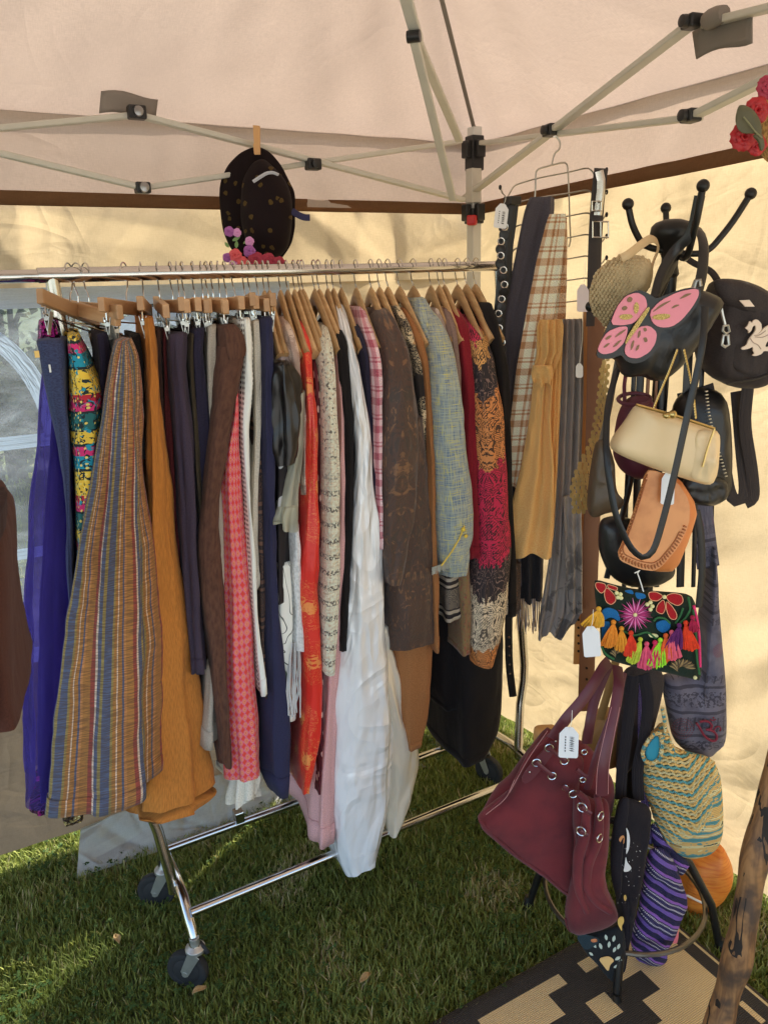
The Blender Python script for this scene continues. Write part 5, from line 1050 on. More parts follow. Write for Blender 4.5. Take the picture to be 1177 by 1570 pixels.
mb = MB(); line(mb, ln(kE([(885, 300), (925, 480), (935, 780)]), FD-.001), .0028, 18); mb.build('pink_piping', plain('hot_pink', c(206, 40, 100), .7), t)
def leaves(cx_, cy_, R_):
    mb = MB(); 
    for k in range(26):
        a_ = R(200+k*9.5) if k < 17 else R(230+(k-17)*15); rr_ = R_*(1 if k < 17 else .6); x, y = cx_+rr_*math.cos(a_), cy_+rr_*.8*math.sin(a_); mb.cur = k % 2
        plate(mb, kE([(cx_+30*math.cos(a_-1.2), cy_+30*math.sin(a_-1.2)), (cx_+rr_*.6*math.cos(a_-.12), cy_+rr_*.5*math.sin(a_-.12)), (x, y), (cx_+rr_*.6*math.cos(a_+.12), cy_+rr_*.5*math.sin(a_+.12))]), FD-.002-.0008*(k % 3), .0015, n=10, smooth=1)
    mb.build('beige_daisy', [plain('khaki_thread', c(140, 116, 74), .6), plain('dark_khaki', c(70, 54, 36), .6)], t)
leaves(790, 800, 120); leaves(300, 690, 90)
def tassel(x, y, w_, h_, col, sw=0, D=FD-.012):
    m_ = plain('yarn_%d_%d_%d' % col, c(*col), .95, var=.35, sc=120); mb = MB(); hd = atD(*kE([(x, y)])[0], D); mb.ball(hd, .0052, 10); r = random.Random(x)
    for k in range(60):
        f_ = r.uniform(-1, 1); ex = x+sw+f_*w_*.62; ey = y+h_*(1-.12*abs(f_))+r.uniform(-14, 8); d1 = D+r.uniform(-.007, .004)
        line(mb, [(*kE([(x+f_*4, y+14)])[0], D), (*kE([(x+f_*w_*.38+sw*.35, y+h_*.4)])[0], d1-.003), (*kE([(ex, ey)])[0], d1)], .0016, 7, 1, 5)
    mb.build('tassel', m_, t)
for a_ in ((140, 325, 150, 150, (230, 160, 50), -50), (255, 430, 110, 200, (236, 130, 40), -40), (318, 480, 90, 180, (210, 140, 40)), (392, 515, 100, 190, (206, 56, 30)), (465, 565, 80, 190, (178, 190, 60), -60), (515, 600, 120, 200, (206, 80, 110)), (580, 590, 90, 190, (190, 40, 80)), (622, 570, 120, 220, (150, 214, 50), -30), (665, 535, 90, 210, (226, 90, 40)), (712, 510, 110, 220, (224, 90, 110), 10), (770, 455, 130, 200, (90, 30, 90), -40), (822, 435, 110, 220, (232, 60, 26), 40), (875, 395, 70, 110, (150, 24, 60), 10)): tassel(*a_)
paper_tag('blank white tag tied to the left side of the embroidered pouch', *kE([(15, 460)])[0], *kE([(150, 700)])[0], 1.38, kE([(95, 330)])[0], tilt=-.08)
mb = MB(); line(mb, [(*p, 1.42) for p in kE([(490, 190), (460, 90), (440, 40), (470, 20), (420, 45)])], .0012, 16, 1); mb.build('ribbon_tie', STRING, t)

# --- grey printed shoulder bag with om sign
t = bag('printed_shoulder_bag', 'grey cotton shoulder bag with block print and red om sign', (1065, 1160), 1.62)
def omcloth():
    m_ = T('block_print'); u, v = m_.uv(); base = m_.mix(c(96, 92, 104), c(76, 72, 84), m_.nuv(30, 30, 4).step(.35, .7)); s_ = (v*16).fract(); row = (v*16).floor()
    g1 = (m_.noise(1., 1, m_.vec(u*150, v*150, row*.37)) > .52)*((s_-.5).abs() < .28); bx_ = (((u*60).fract()-.5).abs() > .38)*((s_-.5).abs() < .3); edge = ((s_-.5).abs() > .44); alt = ((row*.5).fract() > .25)
    band_ = (v*3.1+.32).fract() < .62; ink = ((g1*(1-alt)+(bx_+g1*.6)*alt).sat()+edge).sat()*band_
    rd = m_.voro(14, 14, rand=.6); ring = ((rd[0]*26).fract() < .45)*(rd[0] < .24)*(1-band_)
    col = m_.mix(base, c(44, 40, 50), ink*.8); col = m_.mix(col, c(104, 40, 52), ring*(rd[1] > .3)*.8); return m_.done(col, .9, m_.nuv(18, 7, 4), .5, .006, sheen=.15)
OMC = omcloth()
pillow('body', OMC, t, kO([(110, 560), (330, 580), (520, 560), (600, 300), (560, 0), (600, -300), (650, -700), (700, -1000), (720, -700), (740, -200), (780, 200), (820, 700), (830, 1250), (790, 1370), (730, 1400), (660, 1480), (560, 1500), (450, 1470), (300, 1370), (230, 1290), (180, 1050), (120, 750)]), 1.62, .08, e=5., wr=.012, ws=16., n=96, center=(1068, 1080))
band('strap', OMC, t, [(1085, 870, 1.62), (1076, 800, 1.63), (1066, 700, 1.65), (1055, 600, 1.66)], .05, .006)
OMR = plain('maroon_print', c(112, 34, 50), .9); OD = 1.572; mb = MB()
line(mb, ln(kO([(540, 1100), (590, 1085), (650, 1100), (680, 1140), (665, 1180), (610, 1190)]), OD), .0028, 24); line(mb, ln(kO([(620, 1185), (690, 1200), (735, 1250), (730, 1310), (670, 1320), (590, 1260), (540, 1170), (500, 1110)]), OD), .0030, 30); line(mb, ln(kO([(690, 1210), (720, 1160), (760, 1145), (785, 1180), (765, 1205)]), OD), .0016, 18); line(mb, ln(kO([(655, 1070), (690, 1085), (725, 1068)]), OD), .0013, 12); mb.ball(atD(*kO([(695, 1052)])[0], OD), .002, 8)
mb.build('om_print', OMR, t); mb = MB()
for rr_ in (30, 62, 95, 125):
    for a_ in np.linspace(0, 6.28, int(rr_/4), endpoint=False): x, y = 340+rr_*math.cos(a_), 1175+rr_*math.sin(a_)*.9; mb.ball(atD(*kO([(x, y)])[0], OD-.001), .0011, 6, m=3)
mb.build('mandala_print', OMR, t)

# --- straw bag
t = bag('woven_straw_bag', 'chunky woven bag of teal, tan and cream cord', (1045, 1310), 1.55)
def cordm():
    m_ = T('mixed_cord'); u, v = m_.uv(); a_ = m_.noise(1., 1, m_.vec(0., v*55, 1.)); n2 = m_.noise(40, 2)
    col = m_.ramp((a_*.8+n2*.35-.07), [(0, c(70, 130, 136)), (.40, c(90, 146, 146)), (.47, c(206, 170, 104)), (.56, c(222, 200, 150)), (.64, c(60, 70, 60)), (.67, c(200, 150, 80)), (.74, c(86, 134, 116))]); st_ = ((u*3+v*220).fract()-.5).abs()
    return m_.done(m_.mix(col, [.02, .02, .015], (st_ < .1)*.5), .9, st_, .8, .003)
so5 = kS([(200, 200), (240, 130), (300, 70), (345, 20), (360, 100), (400, 180), (500, 220), (640, 250), (680, 360), (690, 520), (690, 680), (660, 770), (600, 820), (500, 840), (420, 820), (350, 760), (300, 660), (260, 540), (215, 420), (195, 300)])
pillow('lining', cordm(), t, so5, 1.55, .10, e=3.)
so_ = resamp(so5, 160, 2); scn = so_.mean(0); ang_ = np.arctan2(so_[:, 1]-scn[1], so_[:, 0]-scn[0]); od_ = np.argsort(ang_); rad_ = np.hypot(so_[:, 0]-scn[0], so_[:, 1]-scn[1])
def onbag(x, y):
    rr_ = np.interp(math.atan2(y-scn[1], x-scn[0]), ang_[od_], rad_[od_], period=2*math.pi); s_ = math.hypot(x-scn[0], y-scn[1])/rr_
    return s_, atD(x, y, 1.55-.054*max(0, 1-min(s_, 1)**3)**.5)
TEALC, TANC, CRMC = plain('teal_cord', c(92, 150, 150), .9, var=.3, sc=90), plain('tan_cord', c(214, 176, 108), .9, var=.3, sc=90), plain('natural_cord', c(196, 186, 140), .9, var=.3, sc=90)
mb = MB(); r = random.Random(4)
for k in range(92):
    ys = 1080+k*5.0; xs_ = 1046+(ys-1130)*.16; mb.cur = (0, 1, 2, 1)[k % 4]
    for side in (-1, 1):
        run = []
        for q in np.arange(0, 230, 1.6):
            x = xs_+side*q*(1 if side < 0 else .72); y = ys-q*(.10+.004*max(0, ys-1200) if side < 0 else .95)-(.0009*q*q if side < 0 else 0)+1.2*math.sin(q*.55+k)
            s_, p_ = onbag(x, y)
            if s_ > 1.0:
                if len(run) > 3: break
                run = []; continue
            run.append((p_, q))
        if len(run) < 4: continue
        for ph in (0, math.pi): mb.tube([p_+Vector((0, 0, .0016*math.cos(q*1.1+ph)))-FWD*.0016*math.sin(q*1.1+ph) for p_, q in run], .0022, 5)
mb.build('cord_weave', [TEALC, TANC, CRMC], t)
pillow('mouth', plain('teal_lining', c(40, 130, 150), .7), t, kS([(225, 200), (270, 130), (310, 105), (318, 170), (305, 240), (270, 265), (235, 250)]), 1.494, .012, e=4.)
mb = MB(); P = resamp(kS([(212, 200), (262, 118), (318, 85), (332, 170), (318, 250), (270, 282), (222, 258)]), 90, 1); 
for s_ in (0, 3.14): mb.tube([atD(x+1.3*math.cos(i*.9+s_), y+1.3*math.sin(i*.9+s_), 1.486) for i, (x, y) in enumerate(P)], .0032, 6, closed=True)
line(mb, ln(kS([(335, 130), (350, 70), (345, 15), (330, -60)]), 1.50), .004, 20); mb.build('rim_braid', cordm(), t)

# --- purple striped pouch
t = bag('striped_pouch', 'purple and navy striped woven pouch with beaded stripes', (1005, 1480), 1.50)
m_ = T('purple_stripe'); u, v = m_.uv(); sg = (v*.82+u*.57+(m_.nuv(6, 6, 2)-.5)*.02); f_ = (sg*19).fract(); dt = (((u*.82-v*.57)*260).fract() < .55)
col = m_.ramp(f_, [(0, c(30, 28, 62)), (.18, c(104, 78, 150)), (.36, c(36, 30, 70)), (.46, c(40, 36, 66)), (.56, c(44, 40, 80)), (.66, c(40, 36, 66)), (.8, c(130, 84, 160)), (.92, c(30, 28, 62))]); col = m_.mix(col, c(186, 180, 190), dt*(((f_-.51).abs() < .035)+((f_-.72).abs() < .035)).sat()); PST_ = m_.done(col, .85, weave(m_, 300)+f_, .4, .003)
pillow('body', PST_, t, kS([(250, 800), (330, 780), (400, 850), (440, 960), (490, 1110), (440, 1220), (400, 1330), (350, 1400), (360, 1460), (290, 1500), (160, 1450), (140, 1340), (190, 1180), (215, 1000)]), 1.51, .05, e=4., wr=.010, ws=26., smooth=1, n=90)
pillow('upper_fold', PST_, t, kS([(260, 640), (300, 640), (340, 740), (420, 800), (500, 880), (480, 910), (440, 960), (380, 850), (280, 800)]), 1.535, .03, wr=.008, ws=30.)
band('strap', PST_, t, [(*p, 1.54) for p in kS([(250, 760), (230, 560), (215, 300), (210, 20), (220, -250)])], .02, .004)
# --- orange bag
t = bag('orange_bag', 'bright orange ribbed leather bag low on the right of the stand', (1060, 1440), 1.72); m_ = T('orange_ribbed'); u, v = m_.uv(); _n = m_.nuv(20, 160, 3); ORG_ = m_.done(m_.mix(c(226, 130, 48), c(196, 100, 30), _n.step(.35, .7)), .5, _n, .5, .003)
pillow('body', ORG_, t, kS([(500, 850), (600, 800), (690, 760), (745, 870), (750, 940), (680, 1060), (560, 1130), (460, 1290), (430, 1340), (420, 1200), (440, 1000)]), 1.72, .10, e=4., wr=.006, smooth=1)
mb = MB(); line(mb, ln(kS([(480, 1070), (560, 1110), (640, 1145)]), 1.655), .003, 14); mb.build('cord', STRING, t)
t = bag('pink_ribbon_scarf', 'pink and orange printed scarf tail beside the purple pouch', (1030, 1450), 1.57, 'scarf'); pillow('drape', floral_m('pink_orange', c(220, 110, 120), c(236, 180, 110), 30, .3, .7), t, kS([(380, 1340), (420, 1260), (435, 1240), (425, 1340), (385, 1420), (370, 1440)]), 1.57, .012, wr=.003)

# --- burgundy suede tote
t = bag('burgundy_tote', 'burgundy suede slouch tote with silver eyelets and laced straps', (850, 1420), 1.42)
m_ = T('burgundy_suede'); _n = m_.noise(9, 5); col = m_.mix(c(102, 32, 36), c(74, 22, 28), _n.step(.35, .7)); SUE = m_.done(col, .95, m_.noise(400, 2)*.3+_n, .4, .004, sheen=.12); STI = plain('pale_stitch', c(170, 120, 116), .8); BUL = plain('burgundy_leather', c(84, 34, 42), .42, bump=.2)
pillow('back_panel', SUE, t, kB([(20, 800), (120, 620), (200, 560), (300, 420), (450, 230), (490, 260), (700, 330), (770, 420), (870, 560), (870, 700), (800, 900), (700, 1100), (560, 1250), (300, 1080)]), 1.50, .09, e=5., wr=.008, smooth=1)
pillow('front_panel', SUE, t, kB([(8, 805), (40, 770), (210, 640), (330, 400), (470, 270), (560, 330), (680, 430), (650, 540), (640, 640), (620, 800), (620, 980), (600, 1290), (560, 1280), (430, 1170), (200, 1010), (30, 860)]), 1.455, .06, e=9., wr=.010, ws=9., n=110, smooth=0)
pillow('gusset', SUE, t, kB([(620, 640), (690, 660), (750, 690), (830, 680), (840, 780), (830, 960), (800, 1120), (830, 1260), (890, 1380), (890, 1430), (820, 1490), (640, 1535), (580, 1510), (560, 1440), (580, 1300), (620, 1150), (630, 960), (610, 840)]), 1.42, .085, e=3., wr=.012, ws=13., n=96, smooth=1)
for pts in ([(640, 640), (700, 690), (690, 900), (640, 1050), (640, 1250), (700, 1400)], [(760, 660), (780, 720), (770, 930), (700, 1080), (690, 1230), (760, 1340), (850, 1400)]):
    P = resamp(ln(kB(pts), 1.385), 30, 2, False); mb = MB(); mb.tube([atD(x, y, d) for x, y, d in P], [.007+.006*math.sin(3.14*i/29) for i in range(30)], 12, flat=.9); mb.build('pleat', SUE, t)
for nm_, pts, D_ in (('piping', [(20, 815), (200, 1000), (430, 1160), (560, 1270), (600, 1290)], 1.43), ('piping', [(40, 775), (210, 640), (330, 400), (470, 270)], 1.432), ('piping', [(600, 1290), (622, 1000), (622, 800), (645, 640)], 1.424), ('piping', [(562, 1440), (580, 1515), (640, 1535), (820, 1490), (888, 1430)], 1.41)): mb = MB(); line(mb, ln(kB(pts), D_), .0022, 40, 1, 7); mb.build(nm_, SUE, t)
SIL = plain('silver_ring', (.66, .64, .60), .25, 1.)
def eyelet(x, y, D, r_=.0085, tl=(0, 0)):
    p = atD(*kB([(x, y)])[0], D); ax = (-FWD+RGT*tl[0]+Vector((0, 0, tl[1]))).normalized(); xx = ax.orthogonal().normalized(); yv = ax.cross(xx); mb = MB(); mb.tube([p+(xx*math.cos(a_)+yv*math.sin(a_))*r_ for a_ in np.linspace(0, 6.28, 20, endpoint=False)], .0016, 6, closed=True); mb.build('eyelet', SIL, t)
for e_ in ((460, 358, 1.418), (556, 440, 1.418), (380, 452, 1.418), (478, 536, 1.418), (668, 735, 1.366, .0095, (-.6, .1)), (662, 886, 1.366, .0095, (-.6, .1)), (612, 650, 1.40), (560, 610, 1.42, .006), (786, 790, 1.372, .0095, (.8, .1)), (780, 930, 1.372, .009, (.8, .1)), (682, 385, 1.45, .006), (672, 560, 1.43, .006)): eyelet(*e_)
for pts in ([(455, 355), (510, 400), (560, 440)], [(380, 450), (430, 495), (480, 535)], [(545, 600), (580, 628), (620, 655)], [(665, 735), (695, 760), (725, 775)], [(655, 885), (680, 900), (705, 915)], [(635, 495), (670, 525), (700, 540)]): band('lace', BUL, t, ln(kB(pts), 1.408 if pts[0][0] < 650 else 1.362), .010, .004, 16)
pl('strap_tab', BUL, t, kB([(285, 540), (320, 480), (420, 370), (480, 300), (520, 340), (440, 450), (360, 550), (310, 582), (290, 572)]), 1.421, .003, smooth=1)
mb = MB(); mb.ball(atD(*kB([(337, 510)])[0], 1.417), .0025, 8); mb.ball(atD(*kB([(502, 316)])[0], 1.417), .0025, 8); mb.build('rivet', SIL, t)
h1 = [(*p, d) for p, d in zip(kB([(480, 300), (560, 180), (660, 70), (740, -40), (800, -150), (840, -190)]), (1.43, 1.43, 1.45, 1.47, 1.5, 1.52))]; h2 = [(*p, d) for p, d in zip(kB([(700, 330), (720, 180), (745, 60), (790, -60), (840, -180)]), (1.46, 1.46, 1.48, 1.5, 1.52))]
h3 = [(*p, d) for p, d in zip(kB([(795, 660), (800, 480), (840, 280), (880, 100), (905, -60), (890, -160)]), (1.38, 1.38, 1.40, 1.43, 1.46, 1.5))]; h4 = [(*p, d) for p, d in zip(kB([(700, 620), (760, 400), (840, 200), (900, 40), (930, -120)]), (1.43, 1.43, 1.45, 1.47, 1.5))]
for h_, w_ in ((h1, .026), (h2, .022), (h4, .016), (h3, .024)): band('handle', BUL, t, h_, w_, .005)
mb = MB()
for dx in (-38, 38): mb = MB(); line(mb, [(*p, 1.376) for p in kB([(795+dx, 650), (800+dx*.95, 480), (840+dx*.8, 280), (880+dx*.7, 100)])], .0006, 24); mb.build('handle_stitching', STI, t)
for pts in ([(210, 640), (330, 420), (450, 250)], [(60, 780), (190, 680), (240, 560)]): mb = MB(); line(mb, ln(kB(pts), 1.428), .0007, 24); mb.build('seam_stitching', STI, t)
paper_tag('white price tag with barcode on the burgundy tote', *kB([(522, 225)])[0], *kB([(645, 420)])[0], 1.385, kB([(605, 120)])[0], True, .04)
# --- tan bags behind the tote
t = bag('khaki_bag', 'khaki leather bag half hidden behind the burgundy tote', (900, 1160), 1.68); pillow('body', plain('khaki_leather', c(150, 112, 62), .5, bump=.2), t, k7([(480, 640), (540, 560), (600, 560), (640, 640), (640, 760), (520, 790), (470, 720)]), 1.66, .08); band('strap', plain('khaki_leather', c(150, 112, 62), .5), t, [(*p, 1.63) for p in k7([(540, 600), (570, 500), (590, 420), (600, 380)])], .02, .004)
t = bag('camel_bag', 'camel coloured bag corner peeking out left of the tote', (835, 1150), 1.66); pillow('body', plain('camel_leather', c(190, 142, 84), .5, bump=.2), t, k7([(290, 640), (305, 628), (380, 625), (440, 680), (420, 760), (330, 780), (292, 720)]), 1.66, .06, smooth=1)

# --- black tote with planets
t = bag('planet_tote', 'black cotton tote printed with planets and moons', (955, 1490), 1.47); BCT = cloth('black_cotton', c(34, 30, 34))
pillow('body', BCT, t, kS([(80, 480), (150, 490), (270, 540), (250, 700), (220, 900), (170, 1130), (130, 1350), (100, 1540), (75, 1500), (60, 1350), (70, 1130), (30, 1000), (20, 800), (50, 600)]), 1.475, .05, e=5., wr=.010, ws=22., n=90, smooth=1)
pillow('folded_edge', BCT, t, kS([(20, 860), (40, 620), (90, 480), (140, 480), (110, 620), (90, 800), (85, 1000), (70, 1120), (30, 1000)]), 1.452, .03, e=3., wr=.006)
PLD = 1.443
pl('planet', plain('print_orange', c(196, 136, 84), .9), t, kS([(68, 735), (85, 710), (104, 706), (104, 760), (85, 755)]), PLD-.004, .001, smooth=2); pl('moon', plain('print_white', c(214, 210, 206), .9), t, kS([(112, 655), (128, 680), (138, 730), (132, 790), (112, 830), (118, 770), (120, 700)]), PLD, .001, smooth=2); pl('fish_tail', plain('print_white', c(214, 210, 206), .9), t, kS([(112, 830), (120, 870), (150, 905), (130, 925), (97, 928), (105, 890)]), PLD, .001, smooth=1); pl('moon', plain('print_ochre', c(206, 170, 90), .9), t, kS([(100, 1070), (112, 1065), (118, 1085), (110, 1105), (100, 1095)]), PLD, .001, smooth=2); pl('planet', plain('print_ochre', c(206, 170, 90), .9), t, kS([(62, 1215), (80, 1195), (100, 1200), (102, 1230), (88, 1250), (90, 1285), (78, 1270), (65, 1245)]), PLD-.01, .001, smooth=2)
mb = MB(); r = random.Random(8)
for k in range(46): mb.ball(atD(*kS([(r.uniform(60, 200), r.uniform(720, 1130))])[0], PLD), r.uniform(.0004, .0011), 6, m=3)
mb.build('stars', plain('print_white', c(214, 210, 206), .9), t)
for pts in ([(80, 490), (90, 300), (120, 100), (140, -100), (160, -250)], [(190, 500), (180, 300), (230, 100), (250, -100), (220, -260)]): band('handle', BCT, t, [(*p, 1.5) for p in kS(pts)], .026, .004)
# --- dark floral pouch
t = bag('floral_pouch', 'black pouch printed with pale leaves and a peach flower', (935, 1500), 1.44); PFL = cloth('dark_teal_cotton', c(36, 52, 58))
pillow('body', cloth('pouch_ink', c(30, 32, 34)), t, k8([(530, 555), (600, 550), (690, 520), (700, 600), (690, 690), (665, 720), (640, 700), (600, 650), (560, 610)]), 1.445, .03, e=5., wr=.003, smooth=1); pl('teal_panel', PFL, t, k8([(530, 560), (560, 550), (620, 570), (580, 600), (560, 605)]), 1.428, .0015); pl('flower', plain('print_peach', c(222, 172, 110), .9), t, k8([(605, 635), (640, 625), (662, 640), (645, 655), (640, 680), (625, 660)]), 1.4275, .001, smooth=2); pl('bud', plain('print_coral', c(214, 130, 80), .9), t, k8([(578, 570), (600, 566), (604, 578), (585, 580)]), 1.4275, .001, smooth=2)
mb = MB()
for x, y, a_, l_ in ((600, 600, 2.2, 24), (618, 605, 1.9, 26), (640, 600, 1.4, 26), (655, 615, 1.1, 24), (660, 640, .5, 26), (655, 665, .3, 26), (635, 575, 1.8, 24), (655, 580, 1.3, 26), (670, 605, 1.2, 24), (575, 590, 2.4, 20), (672, 655, .9, 24), (590, 625, 2.5, 20)):
    dx, dy = math.cos(a_)*l_, -math.sin(a_)*l_; plate(mb, k8([(x, y), (x+dx*.5-dy*.25, y+dy*.5+dx*.25), (x+dx, y+dy), (x+dx*.5+dy*.25, y+dy*.5-dx*.25)]), 1.4285, .0008, n=12, smooth=1)
mb.build('leaf_print', plain('print_sage', c(176, 186, 170), .9), t)
# --- more dark bags filling the column of the stand
t = bag('black_long_bag', 'plain black bag hanging behind the straw bag', (985, 1190), 1.58); pillow('body', NYL, t, k7([(620, 420), (700, 380), (790, 420), (760, 560), (720, 700), (640, 800), (600, 820), (610, 640)]), 1.60, .06, wr=.012, ws=18.)
# ================================================================ WIRE HANGER WITH SCARVES AND BELTS
WD = 2.05
wh = thing('wire_scarf_hanger', 'tiered chrome wire hanger hooked on the tent frame, holding scarves', 'hanger', atD(850, 480, WD))
WIRE = plain('wire_chrome', (.5, .48, .43), .28, 1.)
mb = MB(); line(mb, ln(kW([(535, 70), (545, 20), (560, -30), (600, -60), (610, -120), (570, -180), (545, -165)]), WD), .0022, 24); mb.build('hook', WIRE, wh)
mb = MB(); line(mb, ln(kW([(385, 420), (395, 250), (398, 130), (420, 105), (530, 75), (640, 48), (670, 65), (680, 250), (690, 560), (698, 730), (680, 780)]), WD), .0022, 50, 1); mb.build('centre_loop', WIRE, wh)
for k, (yl, yr) in enumerate(((245, 95), (400, 285), (600, 480), (790, 665), (960, 850), (1130, 1040), (1310, 1228))):
    mb = MB(); line(mb, ln(kW([(190, yl+40), (215, yl), (400, (yl*.62+yr*.38)), (690, (yl*.25+yr*.75)), (840, yr), (885, yr+30), (900, yr+70), (960, yr+80), (1000, yr+20)]), WD-.003*(k % 2)), .002, 40, 1); mb.tube([atD(x, y, WD) for x, y in kW([(190, yl+40), (150, yl+110), (110, yl+70), (95, yl+20)])], .002, 6); wb = mb.build('tier_wire', WIRE, wh)
    mb = MB(); mb.ball(atD(*kW([(92, yl+20)])[0], WD), .004, 8, (1, 1, 1.6)); mb.ball(atD(*kW([(1005, yr-60+80)])[0], WD), .004, 8, (1, 1, 1.6)); mb.build('rubber_tip', RUBBER, wb)
def hcloth(name, mat, parent, rows, D, th=.012, folds=(5, .5), seed=1, m=56, n=64, wrk=.004, hemj=.006, slope=0.):
    r = random.Random(seed); ys = [q[0] for q in rows]; yy_ = np.linspace(ys[0], ys[-1], m); xl, xr = [smooth1(np.interp(yy_, ys, [q[k] for q in rows]), 2) for k in (1, 2)]
    th_ = np.linspace(0, 2*math.pi, n, endpoint=False); cs, sn = np.cos(th_), np.sin(th_); Kf = [(folds[0]*r.uniform(.7, 1.4), r.uniform(0, 6.28), r.uniform(.5, 1)) for _ in range(4)]
    G = np.zeros((m, n, 3)); UV = np.zeros((m, n+1, 2)); W0 = max((atD(b, y, D)-atD(a, y, D)).length for y, a, b in zip(yy_, xl, xr))
    for i in range(m):
        a, b = atD(xl[i], yy_[i], D), atD(xr[i], yy_[i], D); cc = (a+b)/2; hw = (b-a).length/2; f = i/(m-1)
        fo = sum(q*np.sin(k*cs*1.6+p+f*1.2*math.sin(p)) for k, p, q in Kf)*folds[1]*.5
        wr_ = np.array([mn.noise(Vector((u_*3+seed, f*9, v_*2))) for u_, v_ in zip(cs, sn)])*wrk
        dep = th*(sn*.6-fo*1.1)+wr_
        z = np.full(n, cc.z)
        if i > m-3: z = z+hemj*np.sin(5*cs+seed)
        P = np.array(cc)[None]+np.array(RGT)[None]*(cs*hw)[:, None]+NF[None]*dep[:, None]; P[:, 2] = z; G[i] = P
        UV[i, :, 0] = np.r_[th_/(2*math.pi)*W0*2, W0*2]; UV[i, :, 1] = cc.z
    mb = MB(); mb.grid(G, UV, True); mb.face(list(range(n))); return mb.build(name, mat, parent, sharp=180)
SG = 'scarves on the wire hanger'
def scarf(name, label, parts, fringe=None):
    y, x = max(r[-1][0] for r, *_ in parts), parts[0][0][0][1]; t = thing(name, label, 'scarf', atD(x, y, WD), SG)
    for rows, mat, D, kw in parts: hcloth(kw.pop('nm', 'drape'), mat, t, rows, D, **kw)
    return t
NSC = cloth('slate_scarf', c(70, 66, 74), None, (60., 60.), .8, .2, .9)
scarf('navy_scarf', 'plain slate navy scarf behind the plaid one', [([(302, 812, 850), (312, 806, 852), (330, 802, 850), (400, 788, 836), (480, 771, 815), (600, 767, 800), (760, 768, 796), (900, 774, 800)], NSC, WD-.015, dict(folds=(5, .6), seed=2))])
PLA = plaid_m('brown_plaid', c(238, 224, 192), c(176, 116, 58), c(136, 80, 34), 15.)
scarf('plaid_scarf', 'brown and cream plaid wool scarf', [([(328, 842, 866), (336, 838, 868), (400, 822, 862), (480, 806, 850), (560, 792, 838), (640, 782, 822), (748, 772, 806)], PLA, WD-.045, dict(th=.008, folds=(2, .3), seed=3)), ([(334, 852, 869), (400, 852, 869), (490, 836, 867), (540, 832, 860)], PLA, WD-.02, dict(th=.008, folds=(2, .3), seed=4, nm='back_tail'))])
PEA = cloth('peach_scarf', c(220, 172, 110), c(204, 150, 86), (60., 60.), .7, .2, .9)
scarf('ochre_scarf', 'ochre chiffon scarf tied in a loose knot', [([(490, 826, 860), (500, 822, 862), (540, 822, 860), (570, 816, 848)], PEA, WD-.06, dict(th=.012, folds=(5, .6), seed=5, nm='upper_loop')), ([(560, 816, 846), (572, 813, 850), (590, 816, 846)], PEA, WD-.075, dict(th=.02, folds=(4, .5), seed=6, nm='knot', m=14)), ([(580, 818, 846), (640, 812, 842), (720, 798, 848), (800, 776, 848), (852, 764, 844)], PEA, WD-.065, dict(th=.016, folds=(5, .7), seed=7, nm='front_tail')), ([(540, 840, 862), (640, 838, 858), (760, 836, 852), (825, 838, 848)], PEA, WD-.045, dict(th=.012, seed=8, nm='back_tail'))])
m_ = T('grey_devore'); u, v = m_.uv(); _n = m_.nuv(26, 14, 3, 2., 1.5); GRS = m_.done(m_.mix(c(124, 116, 112), c(84, 78, 76), _n.step(.5, .56)*(v.step(1.05, .85)+.12).sat()), .45, m_.nuv(30, 6, 3), .5, .004, sheen=.2)
scarf('grey_scarf', 'shimmering grey scarf with burnt-out leaf pattern', [([(489, 858, 892), (500, 856, 894), (600, 855, 894), (760, 848, 889), (860, 840, 890), (940, 826, 892), (974, 824, 868)], GRS, WD-.03, dict(th=.014, folds=(6, .7), seed=9, hemj=.012)), ([(760, 862, 890), (860, 866, 892), (940, 868, 892)], GRS, WD-.05, dict(th=.010, folds=(4, .6), seed=10, nm='front_tail'))])
t = scarf('fringed_scarf', 'black scarf ending in a long shiny fringe', [([(780, 792, 834), (860, 792, 834), (922, 792, 832)], cloth('charcoal_scarf', c(46, 42, 44)), WD-.01, dict(th=.012, folds=(5, .7), seed=11))])
mb = MB(); r = random.Random(6)
for k in range(46):
    x0 = 792+k*.87; mb.cur = k % 3; line(mb, [(x0, 918, WD-.012), (x0+r.uniform(-2, 2), 945, WD-.016), (x0+r.uniform(-3, 2), 972-r.uniform(0, 12), WD-.012)], .0012, 8, 1, 4)
mb.build('fringe', [cloth('charcoal_scarf', c(46, 42, 44)), plain('tan_thread', c(180, 140, 96), .4), plain('silver_thread', c(150, 140, 140), .4)], t)
# belts
BEG = 'belts on the wire hanger'
def belt(name, label, pts, wd, mat, holes=None, D=WD, buckle=None, hm=None):
    t = thing(name, label, 'belt', atD(pts[-1][0], pts[-1][1], D), BEG); band('strap', mat, t, [(x, y, D) for x, y in pts], wd, .004, 60, 1, 8)
    if holes:
        mb = MB()
        for x, y in holes: mb.lathe([(.0, -.004), (.0032, -.004), (.0032, .004)], atD(x, y, D-.002), tuple(FWD), 10)
        mb.build('hole', hm or plain('hole_dark', (.01, .008, .006), .9), t)
    if buckle:
        x, y, s_ = buckle; mb = MB(); mb.tube([atD(x+a*s_, y+b*s_, D-.008) for a, b in ((-1, -1), (1, -1), (1, 1), (-1, 1))], .003, 8, closed=True); mb.tube([atD(x, y-s_, D-.01), atD(x, y+s_, D-.01)], .002, 6); mb.build('buckle', SIL, t)
    return t
BRN = plain('brown_leather', c(110, 72, 48), .45, bump=.2); TNB = plain('tan_belt', c(190, 132, 70), .45, bump=.2)
